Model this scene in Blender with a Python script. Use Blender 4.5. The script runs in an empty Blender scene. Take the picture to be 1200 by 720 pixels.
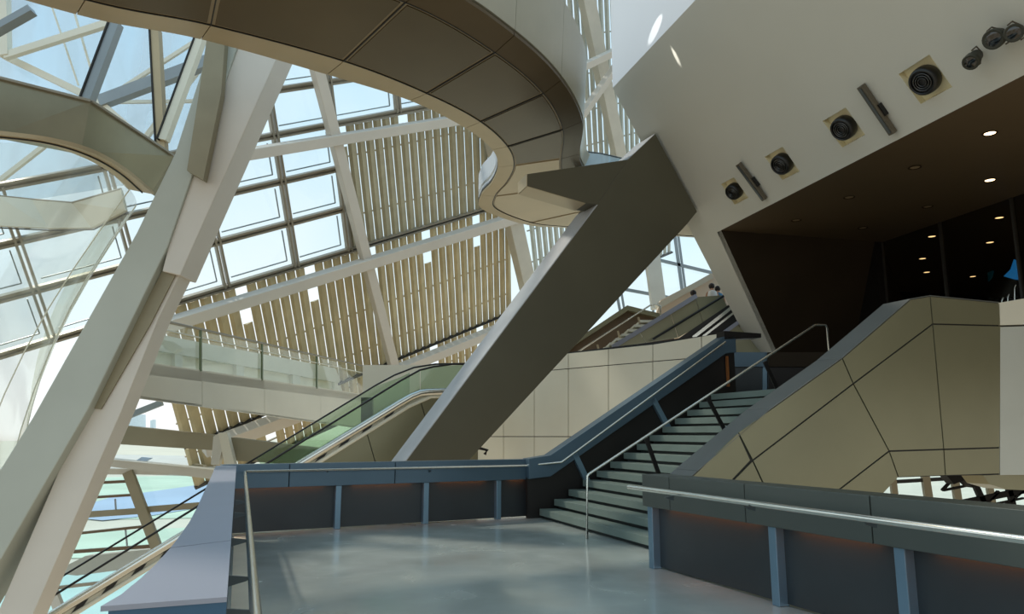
import bpy, bmesh, math, random
from mathutils import Vector as Vec, Matrix
random.seed(4)
scene = bpy.context.scene
COL = scene.collection

# ---------------------------------------------------------------- camera
F = 860.0
PITCH = math.atan(148 / 860)
CP, SP = math.cos(PITCH), math.sin(PITCH)
CAM = Vec((0, 0, 1.6))
cam_d = bpy.data.cameras.new('camera'); cam_d.sensor_width = 36; cam_d.lens = F / 1200 * 36
cam_d.clip_end = 2000
cam = bpy.data.objects.new('camera', cam_d); COL.objects.link(cam)
cam.location = CAM; cam.rotation_euler = (math.pi / 2 + PITCH, 0, 0)
scene.camera = cam

def ray(px, py):
    a = (px - 600) / F; b = (360 - py) / F
    return Vec((a, CP - b * SP, SP + b * CP))
def onY(px, py, Y):
    d = ray(px, py); return CAM + d * (Y / d.y)
def onZ(px, py, z):
    d = ray(px, py); return CAM + d * ((z - 1.6) / d.z)
def onP(px, py, q, n):
    d = ray(px, py); return CAM + d * ((Vec(q) - CAM).dot(n) / d.dot(n))

# ---------------------------------------------------------------- materials
def lin(c):
    out = []
    for v in c:
        v /= 255
        out.append(v / 12.92 if v <= .04045 else ((v + .055) / 1.055) ** 2.4)
    return (*out, 1)
def mat(name, col, rough=.5, metal=0, var=.08, scale=1.5, bump=0, emit=None, spec=.5, stretch=None):
    m = bpy.data.materials.new(name); m.use_nodes = True
    nt = m.node_tree; b = nt.nodes['Principled BSDF']
    c = lin(col)
    tc = nt.nodes.new('ShaderNodeTexCoord')
    mp = nt.nodes.new('ShaderNodeMapping')
    if stretch: mp.inputs['Scale'].default_value = stretch
    nt.links.new(tc.outputs['Object'], mp.inputs[0])
    nz = nt.nodes.new('ShaderNodeTexNoise'); nz.inputs['Scale'].default_value = scale
    nz.inputs['Detail'].default_value = 5
    nt.links.new(mp.outputs[0], nz.inputs[0])
    rp = nt.nodes.new('ShaderNodeValToRGB')
    rp.color_ramp.elements[0].position = .3; rp.color_ramp.elements[1].position = .7
    rp.color_ramp.elements[0].color = (c[0] * (1 - var), c[1] * (1 - var), c[2] * (1 - var), 1)
    rp.color_ramp.elements[1].color = (min(1, c[0] * (1 + var)), min(1, c[1] * (1 + var)), min(1, c[2] * (1 + var)), 1)
    nt.links.new(nz.outputs[0], rp.inputs[0])
    nt.links.new(rp.outputs[0], b.inputs['Base Color'])
    b.inputs['Roughness'].default_value = rough
    b.inputs['Metallic'].default_value = metal
    b.inputs['Specular IOR Level'].default_value = spec
    if emit:
        b.inputs['Emission Color'].default_value = lin(emit[0]); b.inputs['Emission Strength'].default_value = emit[1]
    if bump:
        bp = nt.nodes.new('ShaderNodeBump'); bp.inputs['Strength'].default_value = bump
        n2 = nt.nodes.new('ShaderNodeTexNoise'); n2.inputs['Scale'].default_value = scale * 8
        nt.links.new(mp.outputs[0], n2.inputs[0]); nt.links.new(n2.outputs[0], bp.inputs['Height'])
        nt.links.new(bp.outputs[0], b.inputs['Normal'])
    return m
def glass(name, tint, refl=.08, veil=0, veilcol=(255, 255, 255), rough=.02, fk=.6):
    m = bpy.data.materials.new(name); m.use_nodes = True
    nt = m.node_tree; nt.nodes.clear()
    o = nt.nodes.new('ShaderNodeOutputMaterial')
    t = nt.nodes.new('ShaderNodeBsdfTransparent'); t.inputs[0].default_value = lin(tint)
    g = nt.nodes.new('ShaderNodeBsdfGlossy'); g.inputs['Roughness'].default_value = rough
    fr = nt.nodes.new('ShaderNodeFresnel'); fr.inputs[0].default_value = 1.45
    mx = nt.nodes.new('ShaderNodeMixShader')
    mu = nt.nodes.new('ShaderNodeMath'); mu.operation = 'MULTIPLY_ADD'
    mu.inputs[1].default_value = fk; mu.inputs[2].default_value = refl * .3
    nt.links.new(fr.outputs[0], mu.inputs[0]); nt.links.new(mu.outputs[0], mx.inputs[0])
    src = t
    if veil:
        d = nt.nodes.new('ShaderNodeBsdfDiffuse'); d.inputs[0].default_value = lin(veilcol)
        m2 = nt.nodes.new('ShaderNodeMixShader')
        tc = nt.nodes.new('ShaderNodeTexCoord')
        nz = nt.nodes.new('ShaderNodeTexNoise'); nz.inputs['Scale'].default_value = .35
        mp = nt.nodes.new('ShaderNodeMapping'); mp.inputs['Scale'].default_value = (2.2, 2.2, .3)
        nt.links.new(tc.outputs['Object'], mp.inputs[0]); nt.links.new(mp.outputs[0], nz.inputs[0])
        mr = nt.nodes.new('ShaderNodeMapRange')
        mr.inputs['From Min'].default_value = .35; mr.inputs['From Max'].default_value = .65
        mr.inputs['To Min'].default_value = veil * .45; mr.inputs['To Max'].default_value = veil * 1.5
        nt.links.new(nz.outputs[0], mr.inputs[0]); nt.links.new(mr.outputs[0], m2.inputs[0])
        nt.links.new(t.outputs[0], m2.inputs[1]); nt.links.new(d.outputs[0], m2.inputs[2]); src = m2
    nt.links.new(src.outputs[0], mx.inputs[1]); nt.links.new(g.outputs[0], mx.inputs[2])
    nt.links.new(mx.outputs[0], o.inputs[0])
    return m
M = dict(
    white=mat('painted_white_steel', (208, 202, 192), .45, var=.05, scale=.6),
    column=mat('shaded_column_paint', (176, 180, 170), .5, var=.07, scale=.5),  # shade on the white column's front, put into the base colour
    lintel=mat('pale_beam', (200, 196, 184), .5, var=.06),
    slat=mat('weathered_aluminium', (188, 174, 138), .5, .2, var=.16, scale=2.2, stretch=(1, 1, .4)),
    slatgrey=mat('grey_aluminium', (172, 164, 138), .45, .3, var=.12, scale=2),
    slatpale=mat('pale_aluminium', (188, 192, 184), .45, .2, var=.10, scale=2),
    seam=mat('black_gasket', (28, 27, 24), .6),
    mull=mat('bronze_mullion', (150, 143, 128), .4, .3),
    mullblue=mat('grey_mullion', (140, 148, 152), .4, .3),
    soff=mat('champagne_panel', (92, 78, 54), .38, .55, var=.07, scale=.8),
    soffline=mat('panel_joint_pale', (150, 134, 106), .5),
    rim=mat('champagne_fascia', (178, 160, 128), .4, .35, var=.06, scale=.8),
    side=mat('brushed_side_panel', (170, 166, 148), .35, .35, var=.06, scale=.8),
    ringm=mat('olive_steel_sheet', (142, 138, 116), .35, .5, var=.12, scale=.9),
    ringw=mat('pale_collar', (224, 222, 206), .5, var=.05, scale=.7),
    strut=mat('shaded_strut_steel', (92, 88, 72), .5, .1, var=.10, scale=.45),  # shade on the strut's front is put into this dark tone
    strutlit=mat('skylit_strut_steel', (172, 172, 174), .5),  # same steel made paler where the sky lights it
    wall=mat('grey_plaster', (200, 198, 188), .6, var=.03, scale=.35),
    wall2=mat('bluish_plaster', (196, 200, 206), .6, var=.02, scale=.3),
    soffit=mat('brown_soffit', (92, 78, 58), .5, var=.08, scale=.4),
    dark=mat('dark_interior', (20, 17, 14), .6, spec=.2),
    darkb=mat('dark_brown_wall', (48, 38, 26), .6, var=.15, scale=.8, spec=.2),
    clad=mat('bronze_cladding', (134, 130, 104), .36, .4, var=.10, scale=.55),
    cladpale=mat('pale_cladding', (186, 186, 176), .45, .2, var=.04),
    cladtop=mat('bluish_ledge', (112, 113, 110), .4, .2, var=.06),
    tile=mat('ivory_panel', (216, 210, 192), .5, .05, var=.05, scale=.5),
    cap=mat('slate_cap', (88, 108, 122), .38, .45, var=.07, scale=.9),
    capgreen=mat('slate_green_cap', (88, 92, 86), .4, .4, var=.07, scale=.9),
    post=mat('blue_steel_post', (124, 150, 168), .35, .6, var=.05),
    panel=mat('dark_steel_panel', (62, 66, 68), .35, .35, var=.2, scale=.7),
    panelbr=mat('dark_brown_panel', (42, 38, 36), .4, .3, var=.25, scale=.7),
    ledge=mat('lilac_ledge', (150, 152, 164), .5, .1, var=.03),
    steel=mat('polished_steel', (220, 218, 208), .22, .9, var=.03),
    bracket=mat('bracket_steel', (90, 96, 98), .4, .6),
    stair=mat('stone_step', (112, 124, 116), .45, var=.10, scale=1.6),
    black=mat('black_rubber', (14, 14, 14), .4),
    lens=mat('black_lens', (10, 10, 10), .12, spec=.9),
    concrete=mat('pale_concrete', (206, 202, 190), .6),
    taupedk=mat('dark_taupe_housing', (88, 80, 66), .5),
    taupe=mat('taupe_beam', (142, 134, 110), .5, .1, var=.08),
    brown=mat('brown_timber', (104, 84, 60), .5, var=.15),
    cream=mat('cream_corridor', (226, 208, 186), .6, var=.04),
    lamp=mat('warm_lamp', (255, 230, 190), emit=((255, 222, 170), 4.5)),
    lampoff=mat('unlit_lamp', (150, 130, 100), .3),
    led=mat('amber_led_strip', (255, 150, 60), emit=((255, 150, 75), 9.0)),
    grass=mat('grass', (206, 222, 198), .9, var=.12, scale=.05, spec=0),
    water=mat('river_water', (172, 192, 212), .6, var=.10, scale=.03, spec=.1),
    aqua=mat('aqua_lawn', (192, 220, 210), .9, var=.12, scale=.06, spec=0),
    plaza=mat('pale_plaza', (222, 214, 194), .9, var=.08, scale=.04, spec=0),
    bluecloth=mat('self_lit_blue_cloth', (50, 140, 220), .6, emit=((40, 135, 225), .9)),  # emission added so the cloth shows in the dark room
    tealcloth=mat('self_lit_teal_cloth', (10, 70, 80), .6, emit=((0, 70, 85), .2)),  # faint emission added to this cloth too
    skin=mat('skin', (196, 150, 120), .5), hair=mat('dark_hair', (34, 24, 20), .6),
    shirt=mat('white_shirt', (225, 225, 225), .7), shirtblue=mat('blue_trousers', (70, 130, 165), .7),
    glass=glass('clear_glass', (250, 253, 254), .04),
    glassgreen=glass('green_edge_glass', (228, 238, 226), .05, veil=.05, veilcol=(190, 215, 190)),
    glassrail=glass('balcony_glass', (253, 254, 251), 0, veil=.02, veilcol=(200, 215, 190), fk=.2),
    glassedge=glass('funnel_edge_glass', (240, 242, 232), .03, veil=.24, veilcol=(190, 186, 164), rough=.12, fk=.25),
    glassfunnel=glass('funnel_glass', (248, 250, 248), .03, veil=.11, veilcol=(232, 234, 222), rough=.12, fk=.25),
    glassdark=glass('dark_glass', (190, 186, 176), 0, fk=.05),
    tower=mat('far_tower', (222, 230, 234), .8),
)

# ---------------------------------------------------------------- object helpers
def props(o, label=None, cat=None, group=None, kind=None):
    if label: o['label'] = label
    if cat: o['category'] = cat
    if group: o['group'] = group
    if kind: o['kind'] = kind
def thing(name, label, cat, loc=(0, 0, 0), group=None, kind=None):
    o = bpy.data.objects.new(name, None); COL.objects.link(o)
    o.empty_display_size = .2
    o.location = loc; props(o, label, cat, group, kind); return o
def rootloc(p):
    l = Vec((0, 0, 0))
    while p is not None: l += p.location; p = p.parent
    return l
class MB:
    """collects geometry in world coordinates, builds ONE mesh object"""
    def __init__(s): s.v = []; s.f = []; s.sm = []
    def add(s, vs, fs, smooth=False):
        o = len(s.v); s.v += [Vec(v) for v in vs]
        s.f += [tuple(o + i for i in f) for f in fs]; s.sm += [smooth] * len(fs); return s
    def prism(s, poly, ext):
        ext = Vec(ext); n = len(poly); a = [Vec(p) for p in poly]; b = [p + ext for p in a]
        return s.loft(a, b)
    def loft(s, a, b):
        n = len(a)
        return s.add(list(a) + list(b), [tuple(range(n)), tuple(range(2 * n - 1, n - 1, -1))] +
                     [(i, i + n, (i + 1) % n + n, (i + 1) % n) for i in range(n)])
    def beam(s, p0, p1, w, h, side=None):
        """box from p0 to p1; w along 'side', h along the third axis"""
        p0, p1 = Vec(p0), Vec(p1); d = (p1 - p0).normalized()
        if side is None: side = d.cross(Vec((0, 0, 1)))
        side = Vec(side); side = (side - d * side.dot(d)).normalized(); up = side.cross(d).normalized()
        q = [side * (w / 2 * a) + up * (h / 2 * b) for a, b in ((-1, -1), (1, -1), (1, 1), (-1, 1))]
        return s.loft([p0 + x for x in q], [p1 + x for x in q])
    def box(s, c, X, Y, Z):
        c, X, Y, Z = Vec(c), Vec(X), Vec(Y), Vec(Z)
        return s.loft([c + X * a + Y * b - Z for a, b in ((-1, -1), (1, -1), (1, 1), (-1, 1))],
                      [c + X * a + Y * b + Z for a, b in ((-1, -1), (1, -1), (1, 1), (-1, 1))])
    def tube(s, pts, r, n=10, closed=False):
        pts = [Vec(p) for p in pts]; rings = []
        up = Vec((0, 0, 1))
        for i, p in enumerate(pts):
            if i == 0: t = pts[1] - p
            elif i == len(pts) - 1: t = p - pts[-2]
            else: t = (pts[i + 1] - p).normalized() + (p - pts[i - 1]).normalized()
            t.normalize()
            a = t.cross(up)
            if a.length < .1: a = t.cross(Vec((0, 1, 0)))
            a.normalize(); b = t.cross(a)
            rr = r[i] if isinstance(r, (list, tuple)) else r
            rings.append([p + a * math.cos(2 * math.pi * k / n) * rr + b * math.sin(2 * math.pi * k / n) * rr for k in range(n)])
        vs = [v for g in rings for v in g]
        fs = [(i * n + k, i * n + (k + 1) % n, (i + 1) * n + (k + 1) % n, (i + 1) * n + k) for i in range(len(pts) - 1) for k in range(n)]
        s.add(vs, fs, True)
        s.add(rings[0], [tuple(range(n))[::-1]]); s.add(rings[-1], [tuple(range(n))]); return s
    def sheet(s, rows, smooth=True):
        n = len(rows[0])
        return s.add([p for r_ in rows for p in r_],
                     [(i * n + k, i * n + k + 1, (i + 1) * n + k + 1, (i + 1) * n + k) for i in range(len(rows) - 1) for k in range(n - 1)], smooth)
    def lathe(s, c, ax, prof, n=24, caps=True):
        """prof: list of (dist along axis, radius)"""
        c, ax = Vec(c), Vec(ax).normalized(); a = ax.orthogonal().normalized(); b = ax.cross(a)
        rings = [[c + ax * h + (a * math.cos(2 * math.pi * k / n) + b * math.sin(2 * math.pi * k / n)) * r for k in range(n)] for h, r in prof]
        s.add([v for g in rings for v in g], [(i * n + k, i * n + (k + 1) % n, (i + 1) * n + (k + 1) % n, (i + 1) * n + k) for i in range(len(prof) - 1) for k in range(n)], True)
        if caps: s.add(rings[0], [tuple(range(n))]); s.add(rings[-1], [tuple(range(n))])
        return s
    def build(s, name, m, parent=None, bevel=0, **kw):
        off = rootloc(parent)
        if parent is None and s.v:
            xs = [v.x for v in s.v]; ys = [v.y for v in s.v]; zs = [v.z for v in s.v]
            off = Vec(((min(xs) + max(xs)) / 2, (min(ys) + max(ys)) / 2, min(zs)))
        me = bpy.data.meshes.new(name)
        me.from_pydata([tuple(v - off) for v in s.v], [], s.f)
        me.polygons.foreach_set('use_smooth', s.sm)
        bm = bmesh.new(); bm.from_mesh(me); bmesh.ops.recalc_face_normals(bm, faces=bm.faces); bm.to_mesh(me); bm.free()
        me.update(); me.materials.append(m)
        o = bpy.data.objects.new(name, me); COL.objects.link(o)
        if parent is not None: o.parent = parent
        else: o.location = off
        if bevel:
            b = o.modifiers.new('bevel', 'BEVEL'); b.width = bevel; b.segments = 2; b.limit_method = 'ANGLE'
        props(o, **kw); return o
def struct(name, mb, m, **kw): return mb.build(name, m, None, kind='structure', **kw)

def inset(poly, g, n):
    """offset a planar polygon inwards by g"""
    n = Vec(n).normalized(); c = sum((Vec(p) for p in poly), Vec()) / len(poly)
    ar = Vec()
    for i in range(len(poly)): ar += (poly[i] - c).cross(poly[(i + 1) % len(poly)] - c)
    if ar.dot(n) < 0: n = -n
    out = []; L = len(poly)
    for i in range(L):
        a, b, d = poly[i - 1], poly[i], poly[(i + 1) % L]
        e1 = (b - a).normalized(); e2 = (d - b).normalized()
        n1 = n.cross(e1); n2 = n.cross(e2); bis = (n1 + n2)
        k = max(.3, 1 + n1.dot(n2))
        out.append(b + bis * (g / k))
    return out
def smoothline(pts, n):
    """Catmull-Rom through pts, n samples per span"""
    P = [2 * pts[0] - pts[1]] + list(pts) + [2 * pts[-1] - pts[-2]]; out = []
    for i in range(1, len(P) - 2):
        for k in range(n):
            t = k / n
            out.append(.5 * (2 * P[i] + (P[i + 1] - P[i - 1]) * t + (2 * P[i - 1] - 5 * P[i] + 4 * P[i + 1] - P[i + 2]) * t * t + (3 * P[i] - P[i - 1] - 3 * P[i + 1] + P[i + 2]) * t ** 3))
    out.append(Vec(pts[-1])); return out
UP = Vec((0, 0, 1))
V = Vec((-.335, .942, 0)).normalized()      # along the landing, away from the camera
W = Vec((.942, .335, 0)).normalized()       # across the landing = direction the stairs climb

# ================================================================ LANDING FLOOR
def zpt(px, py, z): return onZ(px, py, z)
Lw0, Lw1 = zpt(277, 546, 1.1), zpt(266, 700, 1.1)        # inner top edge of the left wall
Ld = (Lw1 - Lw0).normalized()
B0, B1 = zpt(275, 628, 0), zpt(622, 607, 0)
S0 = zpt(634, 608, 0)
Rt0, Rt1 = zpt(752, 556, 1.1), zpt(1200, 598, 1.1)
Rd = (Rt1 - Rt0).normalized()
fl = MB(); zz = lambda v, z=0: Vec((v.x, v.y, z))
lf = zz(Lw0) + Vec((.02, 0, 0)); 
floorpoly = [zz(Lw0 - Ld * 2.2), zz(S0 + W * 1.6 + V * .6), zz(S0 + W * 1.6 - V * 6), zz(Rt0 + Rd * 9 + W * .2), zz(Lw1 + Ld * 7)]
fl.prism(floorpoly, (0, 0, -.35))
mf = mat('polished_concrete', (170, 176, 170), .13, 0, var=.22, scale=.55, spec=.8)
# blotchy polished concrete: two noise layers drive colour and roughness
nt = mf.node_tree; b_ = nt.nodes['Principled BSDF']
n2 = nt.nodes.new('ShaderNodeTexNoise'); n2.inputs['Scale'].default_value = 1.3; n2.inputs['Detail'].default_value = 6
n2.inputs['Distortion'].default_value = .6
tcn = [n for n in nt.nodes if n.type == 'TEX_COORD'][0]; nt.links.new(tcn.outputs['Object'], n2.inputs[0])
mr = nt.nodes.new('ShaderNodeMapRange'); mr.inputs['To Min'].default_value = .07; mr.inputs['To Max'].default_value = .30
mr.inputs['From Min'].default_value = .35; mr.inputs['From Max'].default_value = .7
nt.links.new(n2.outputs[0], mr.inputs[0]); nt.links.new(mr.outputs[0], b_.inputs['Roughness'])
struct('floor', fl, mf)

m = MB(); a_ = zz(Lw0) - Ld * .2; b_e = zz(Lw1) + Ld * 2
m.prism([a_ + W * .03, b_e + W * .03, b_e + W * .2, a_ + W * .2], UP * .006); struct('trim_1', m, mat('beige_edge_strip', (246, 230, 204), .5))
# ================================================================ PARAPETS
GR = {}
def parapet(label, p0, p1, back, posts, zt=1.1, zb=.72, capm='cap', seams=(), leds=True, depth=.3, pm='panel'):
    """vertical-faced steel parapet p0->p1 (top front edge on z=zt); back = horizontal unit vector away from viewer"""
    p0, p1 = zz(Vec(p0)), zz(Vec(p1)); d = (p1 - p0).normalized(); L = (p1 - p0).length
    t = thing('parapet', label, 'parapet', (p0 + p1) / 2)
    cuts = [0] + [s for s in seams if 0 < s < L] + [L]
    for a, b in zip(cuts, cuts[1:]):
        m = MB(); a2, b2 = a + (.006 if a else 0), b - (.006 if b < L else 0)
        prof = [(0, zb), (0, zt), (depth, zt), (depth, zb + .05), (.05, zb + .05), (.05, zb)]
        m.loft([p0 + d * a2 + back * u + UP * w_ for u, w_ in prof], [p0 + d * b2 + back * u + UP * w_ for u, w_ in prof])
        m.build('cap', M[capm], t, bevel=.006)
    for c_ in cuts[1:-1]:
        m = MB(); m.box(p0 + d * c_ + back * .056 + UP * (zb + .03), d * .03, back * .004, UP * .03); m.build('gasket', M['seam'], t)
    m = MB(); m.prism([p0 + back * .12 + UP * .02, p1 + back * .12 + UP * .02, p1 + back * .12 + UP * (zb + .05), p0 + back * .12 + UP * (zb + .05)], back * .1)
    m.build('infill_panel', M[pm], t)
    for s in posts:
        c = p0 + d * s
        m = MB(); m.prism([c - d * .05 + back * .02, c + d * .05 + back * .02, c + d * .05 + back * .14, c - d * .05 + back * .14], UP * zb)
        m.build('post', M['post'], t, bevel=.008)
    if leds:
        pp = [0] + sorted(posts) + [L]
        for a, b in zip(pp, pp[1:]):
            if b - a < .5: continue
            m = MB(); m.box(p0 + d * (a + b) / 2 + back * .075 + UP * (zb + .035), d * ((b - a) / 2 - .25), back * .015, UP * .006)
            m.build('light_strip', M['led'], t)
    return t, p0, d, L
def proj_len(px, py, z, p0, d): return (zz(onZ(px, py, z)) - p0).dot(d)
Btop0, Btop1 = zz(B0) - W * .0, zz(S0)
bd = (zz(B1) - zz(B0)).normalized(); bk = Vec((-bd.y, bd.x, 0))
B0x = zz(B0) - bd * .25
Bend = zz(B1) + bd * .25
parapet('long slate-blue steel parapet across the far end of the landing floor', B0x, Bend, bk,
        [(zz(onZ(px, 616, 0)) - B0x).dot(bd) + 0 for px in (385, 505, 615)], seams=[proj_len(px, 546, 1.1, B0x, bd) for px in (352, 507)])
# right near parapet
rb = Vec((-Rd.y, Rd.x, 0));
if rb.x < 0: rb = -rb
R0 = zz(Rt0); Rend = R0 + Rd * 8.5
rp = [.12] + [proj_len(px, py, 1.1, R0, Rd) for px, py in ((893, 570), (1035, 584))]
sp_ = rp[2] - rp[1]; rp += [rp[2] + sp_, rp[2] + 2 * sp_]
parapet('slate-green steel parapet along the right edge of the landing, nearest the camera', R0, Rend, rb, [x for x in rp if x < 8], capm='capgreen',
        seams=[proj_len(px, py, 1.1, R0, Rd) for px, py in ((782, 559), (878, 567), (1018, 581))] + [rp[3] - .2], depth=.34)

# left ledge (broad flat top coloured lilac for the sky's light, curved outer edge)
led = thing('ledge_parapet', 'broad lilac-topped ledge wall with a curved outer edge along the left side of the landing', 'parapet', zz(Lw1))
inner = [Lw0, zpt(272, 640, 1.1), Lw1]
outer = [zpt(px, py, 1.1) for px, py in ((253, 546), (247, 560), (240, 575), (231, 595), (222, 612), (211, 628), (200, 642), (183, 661), (165, 678), (142, 697), (118, 711))]
cutp = zpt(266, 632, 1.1)
top = outer[::-1] + [Lw0]
mid_o = outer[6]; mid_i = Lw0 + Ld * ((mid_o - Lw0).dot(Ld) - .15)
m = MB(); far = [Lw0] + [mid_i] + outer[:7][::-1]
m.prism(far, (0, 0, -.015)); m.build('top_plate', M['ledge'], led)
m = MB(); near = [mid_i + Ld * .012, Lw1] + outer[7:][::-1] + [mid_o + Ld * .02]
m.prism(near, (0, 0, -.015)); m.build('top_plate', M['ledge'], led)
m = MB(); body = [Lw0 + Ld * .03, Lw1 - Ld * .01] + [outer[-1] - Ld * .01 + W * .02] + [p + W * .03 for p in outer[:-1][::-1]]
m.prism([p - UP * .015 for p in body], (0, 0, -1.9)); m.build('body', mat('deep_blue_steel', (62, 96, 124), .4, .3), led)

# ================================================================ HANDRAILS ON THE PARAPETS
def bracket(mb_parent, p, tow, drop=.05):
    m = MB(); p = Vec(p)
    m.prism([p + UP * -.015 , p + tow * .11 + UP * .0, p + tow * .11 - UP * drop, p + tow * .03 - UP * .03], (tow.cross(UP)) * .012)
    return m.build('bracket', M['bracket'], mb_parent)
rl = thing('handrail', 'long tubular steel handrail along the left ledge, far parapet and stair parapet', 'handrail', (-2, 8, 0))
zr = .97
bpl = zz(B0) - bk * .1
back_r0 = onP(287, 553, bpl, bk); back_r1 = onP(618, 546, bpl, bk)
left_near = zpt(300, 722, zr) ; ldir = (left_near - back_r0).normalized()
kink = S0 + W * .05 - V * .12; kink.z = 1.03
qf = S0 - V * .12
r_end = onP(850, 401, qf, V)
m = MB(); m.tube([left_near + ldir * 2.2, back_r0 + ldir * .08, back_r0 + bd * .05 , back_r1, onP(658, 542, qf, V), r_end], .022, 10)
m.build('rail', M['steel'], rl)
for py in (590, 604, 634, 677, 715):
    px = 288 + (py - 553) * 12 / 167
    p = zpt(px, py - 4, zr); tow = -W; bracket(rl, p, tow)
for px in (385, 505): bracket(rl, onP(px, 551, bpl, bk), bk)
rr = thing('handrail', 'thick steel handrail fixed to the near right parapet', 'handrail', (2, 7, 0))
m = MB(); r0_, r1_ = zpt(737, 571, 1.0), zpt(1200, 633, 1.0); rdd = (r1_ - r0_).normalized()
m.tube([r0_, r1_ + rdd * 3.5], .026, 12); m.build('rail', M['steel'], rr)
for px, py in ((778, 579), (872, 590), (1012, 608)): bracket(rr, zpt(px, py, 1.0) - UP * .02, rb)

# ================================================================ STAIRCASE
stw = 4.2; NS = 14; rise = (2.43 - .19) / 13; run = 3.95 / 13
st = thing('staircase', 'broad grey stone staircase with thin overhanging treads rising to the right', 'staircase', S0)
for k in range(NS):
    z = .18 + rise * k; a = S0 + W * (run * k)
    a = Vec((a.x, a.y, 0)); L = run + .05 if k < NS - 1 else 2.6
    m = MB()
    m.box(a + W * (L / 2 - .03) - V * stw / 2 + UP * (z - .06), W * (L / 2), V * (stw / 2), UP * .06)
    m.build('step', M['stair'], st, bevel=.006)
# closed risers + solid underneath
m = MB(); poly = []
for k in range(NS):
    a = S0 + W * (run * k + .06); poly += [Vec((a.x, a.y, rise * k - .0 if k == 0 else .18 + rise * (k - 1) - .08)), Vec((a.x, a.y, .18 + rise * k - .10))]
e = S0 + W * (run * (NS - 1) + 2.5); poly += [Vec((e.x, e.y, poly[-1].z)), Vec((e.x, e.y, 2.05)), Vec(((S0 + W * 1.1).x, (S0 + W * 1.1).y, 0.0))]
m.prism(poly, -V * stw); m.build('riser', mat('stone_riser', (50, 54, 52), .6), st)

# far stair parapet
fp = thing('stair_parapet', 'dark brown-lined sloping parapet with a blue-grey top on the far side of the stairs', 'parapet', S0)
def F_(px, py, off=0.0): return onP(px, py, S0 + V * off, V)
k0, k1 = F_(620, 538), F_(645, 534); k2 = F_(850, 394); k3 = F_(866, 393)
lo = lambda p, dz: p - UP * dz
m = MB(); m.prism([k0, k1, k2, F_(862, 394), lo(F_(862, 394), .36), lo(k2, .38), lo(k1, .40), lo(k0, .38)], V * .34); m.build('cap', M['cap'], fp, bevel=.006)
e0 = Vec((k2.x, k2.y, 2.3)); m = MB()
m.prism([p + V * .08 for p in (lo(k0, .36), lo(k1, .38), lo(k2, .36), lo(F_(862, 394), .3), zz(F_(862, 394), 2.3), zz(k1 + W * .4, 0.0), zz(k0))], V * .1); m.build('infill_panel', M['panelbr'], fp)
for a_, b_2 in (((672, 528), (687, 560)), ((766, 468), (780, 494)), ):
    p, q = F_(*a_), F_(*b_2); m = MB(); m.beam(p + V * .04, q + (q - p) * .3 + V * .04, .11, .08, side=W); m.build('post', M['post'], fp)
m = MB(); m.box(F_(853, 430) + V * .02 - UP*.1, W * .02, V * .03, UP * .33); m.build('post', mat('amber_post', (150, 92, 50), .4, .3), fp)

m = MB(); m.prism([F_(849, 388), F_(892, 391), F_(892, 396), F_(849, 398)], V * .3); m.build('end_cap', M['panelbr'], fp)
# central handrail
hr = thing('handrail', 'slim free-standing steel handrail rising up the middle of the stairs on dark flat posts', 'handrail', zpt(688, 632, 0))
Q = zpt(688, 632, 0)
h0 = onP(688, 556, Q, V); h1 = onP(955, 381, Q, V); h2 = onP(969, 381, Q, V)
m = MB(); m.tube([Q, h0 - UP * .03, h0 + W * .03, h1, h2 - W * .03, h2 - UP * .05, h2 - UP * .75], .02, 10); m.build('rail', M['steel'], hr)
for a_, b_2 in (((757, 514), (771, 553)), ((829, 466), (849, 504)), ((896, 424), (912, 459))):
    p, q = onP(*a_, Q, V), onP(*b_2, Q, V); m = MB(); m.beam(p, q + (q - p) * .12, .07, .025, side=W); m.build('post', M['panelbr'], hr)

# ================================================================ CLAD WALL RIGHT OF THE STAIRS
QB = S0 - V * 4.7; QB.z = 0
def Bp(px, py): return onP(px, py, QB, V)
cw = thing('clad_wall', 'big bronze metal-clad stair wall with black panel joints, sloping up behind the near right parapet', 'wall', QB)
outl = [(806, 640), (806, 562), (817, 553), (903, 480), (987, 420), (1067, 351), (1090, 347), (1171, 355), (1172, 557), (1108, 558), (1053, 560), (1030, 585), (985, 640)]
m = MB(); m.prism([Bp(*p) + V * .02 for p in outl], V * .5); m.build('core', M['seam'], cw)
panels = [
    [(807, 600), (807, 562), (817, 553), (865, 507), (880, 540), (830, 593)],
    [(865, 507), (903, 480), (987, 420), (1000, 450), (882, 542 - 2)],
    [(987, 420), (1067, 351), (1090, 347), (1093, 380), (1000, 450)],
    [(1090, 347), (1171, 355), (1173, 382), (1093, 380)],
    [(882, 540), (1000, 450), (1042, 529), (950, 600), (905, 590)],
    [(830, 593), (882, 540), (905, 590), (900, 640), (812, 640)],
    [(1000, 450), (1093, 380), (1106, 527), (1042, 529)],
    [(1093, 380), (1173, 382), (1172, 525), (1106, 527)],
    [(1042, 529), (1106, 527), (1108, 558), (1053, 560)],
    [(1106, 527), (1172, 525), (1172, 556), (1108, 558)],
    [(1042, 529), (1053, 560), (1030, 585), (985, 640), (900, 640), (950, 600)],
]
for p in panels:
    P3 = inset([Bp(*q) for q in p], .012, V); m = MB(); m.prism(P3, V * .03); m.build('panel', M['clad'], cw)
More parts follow.
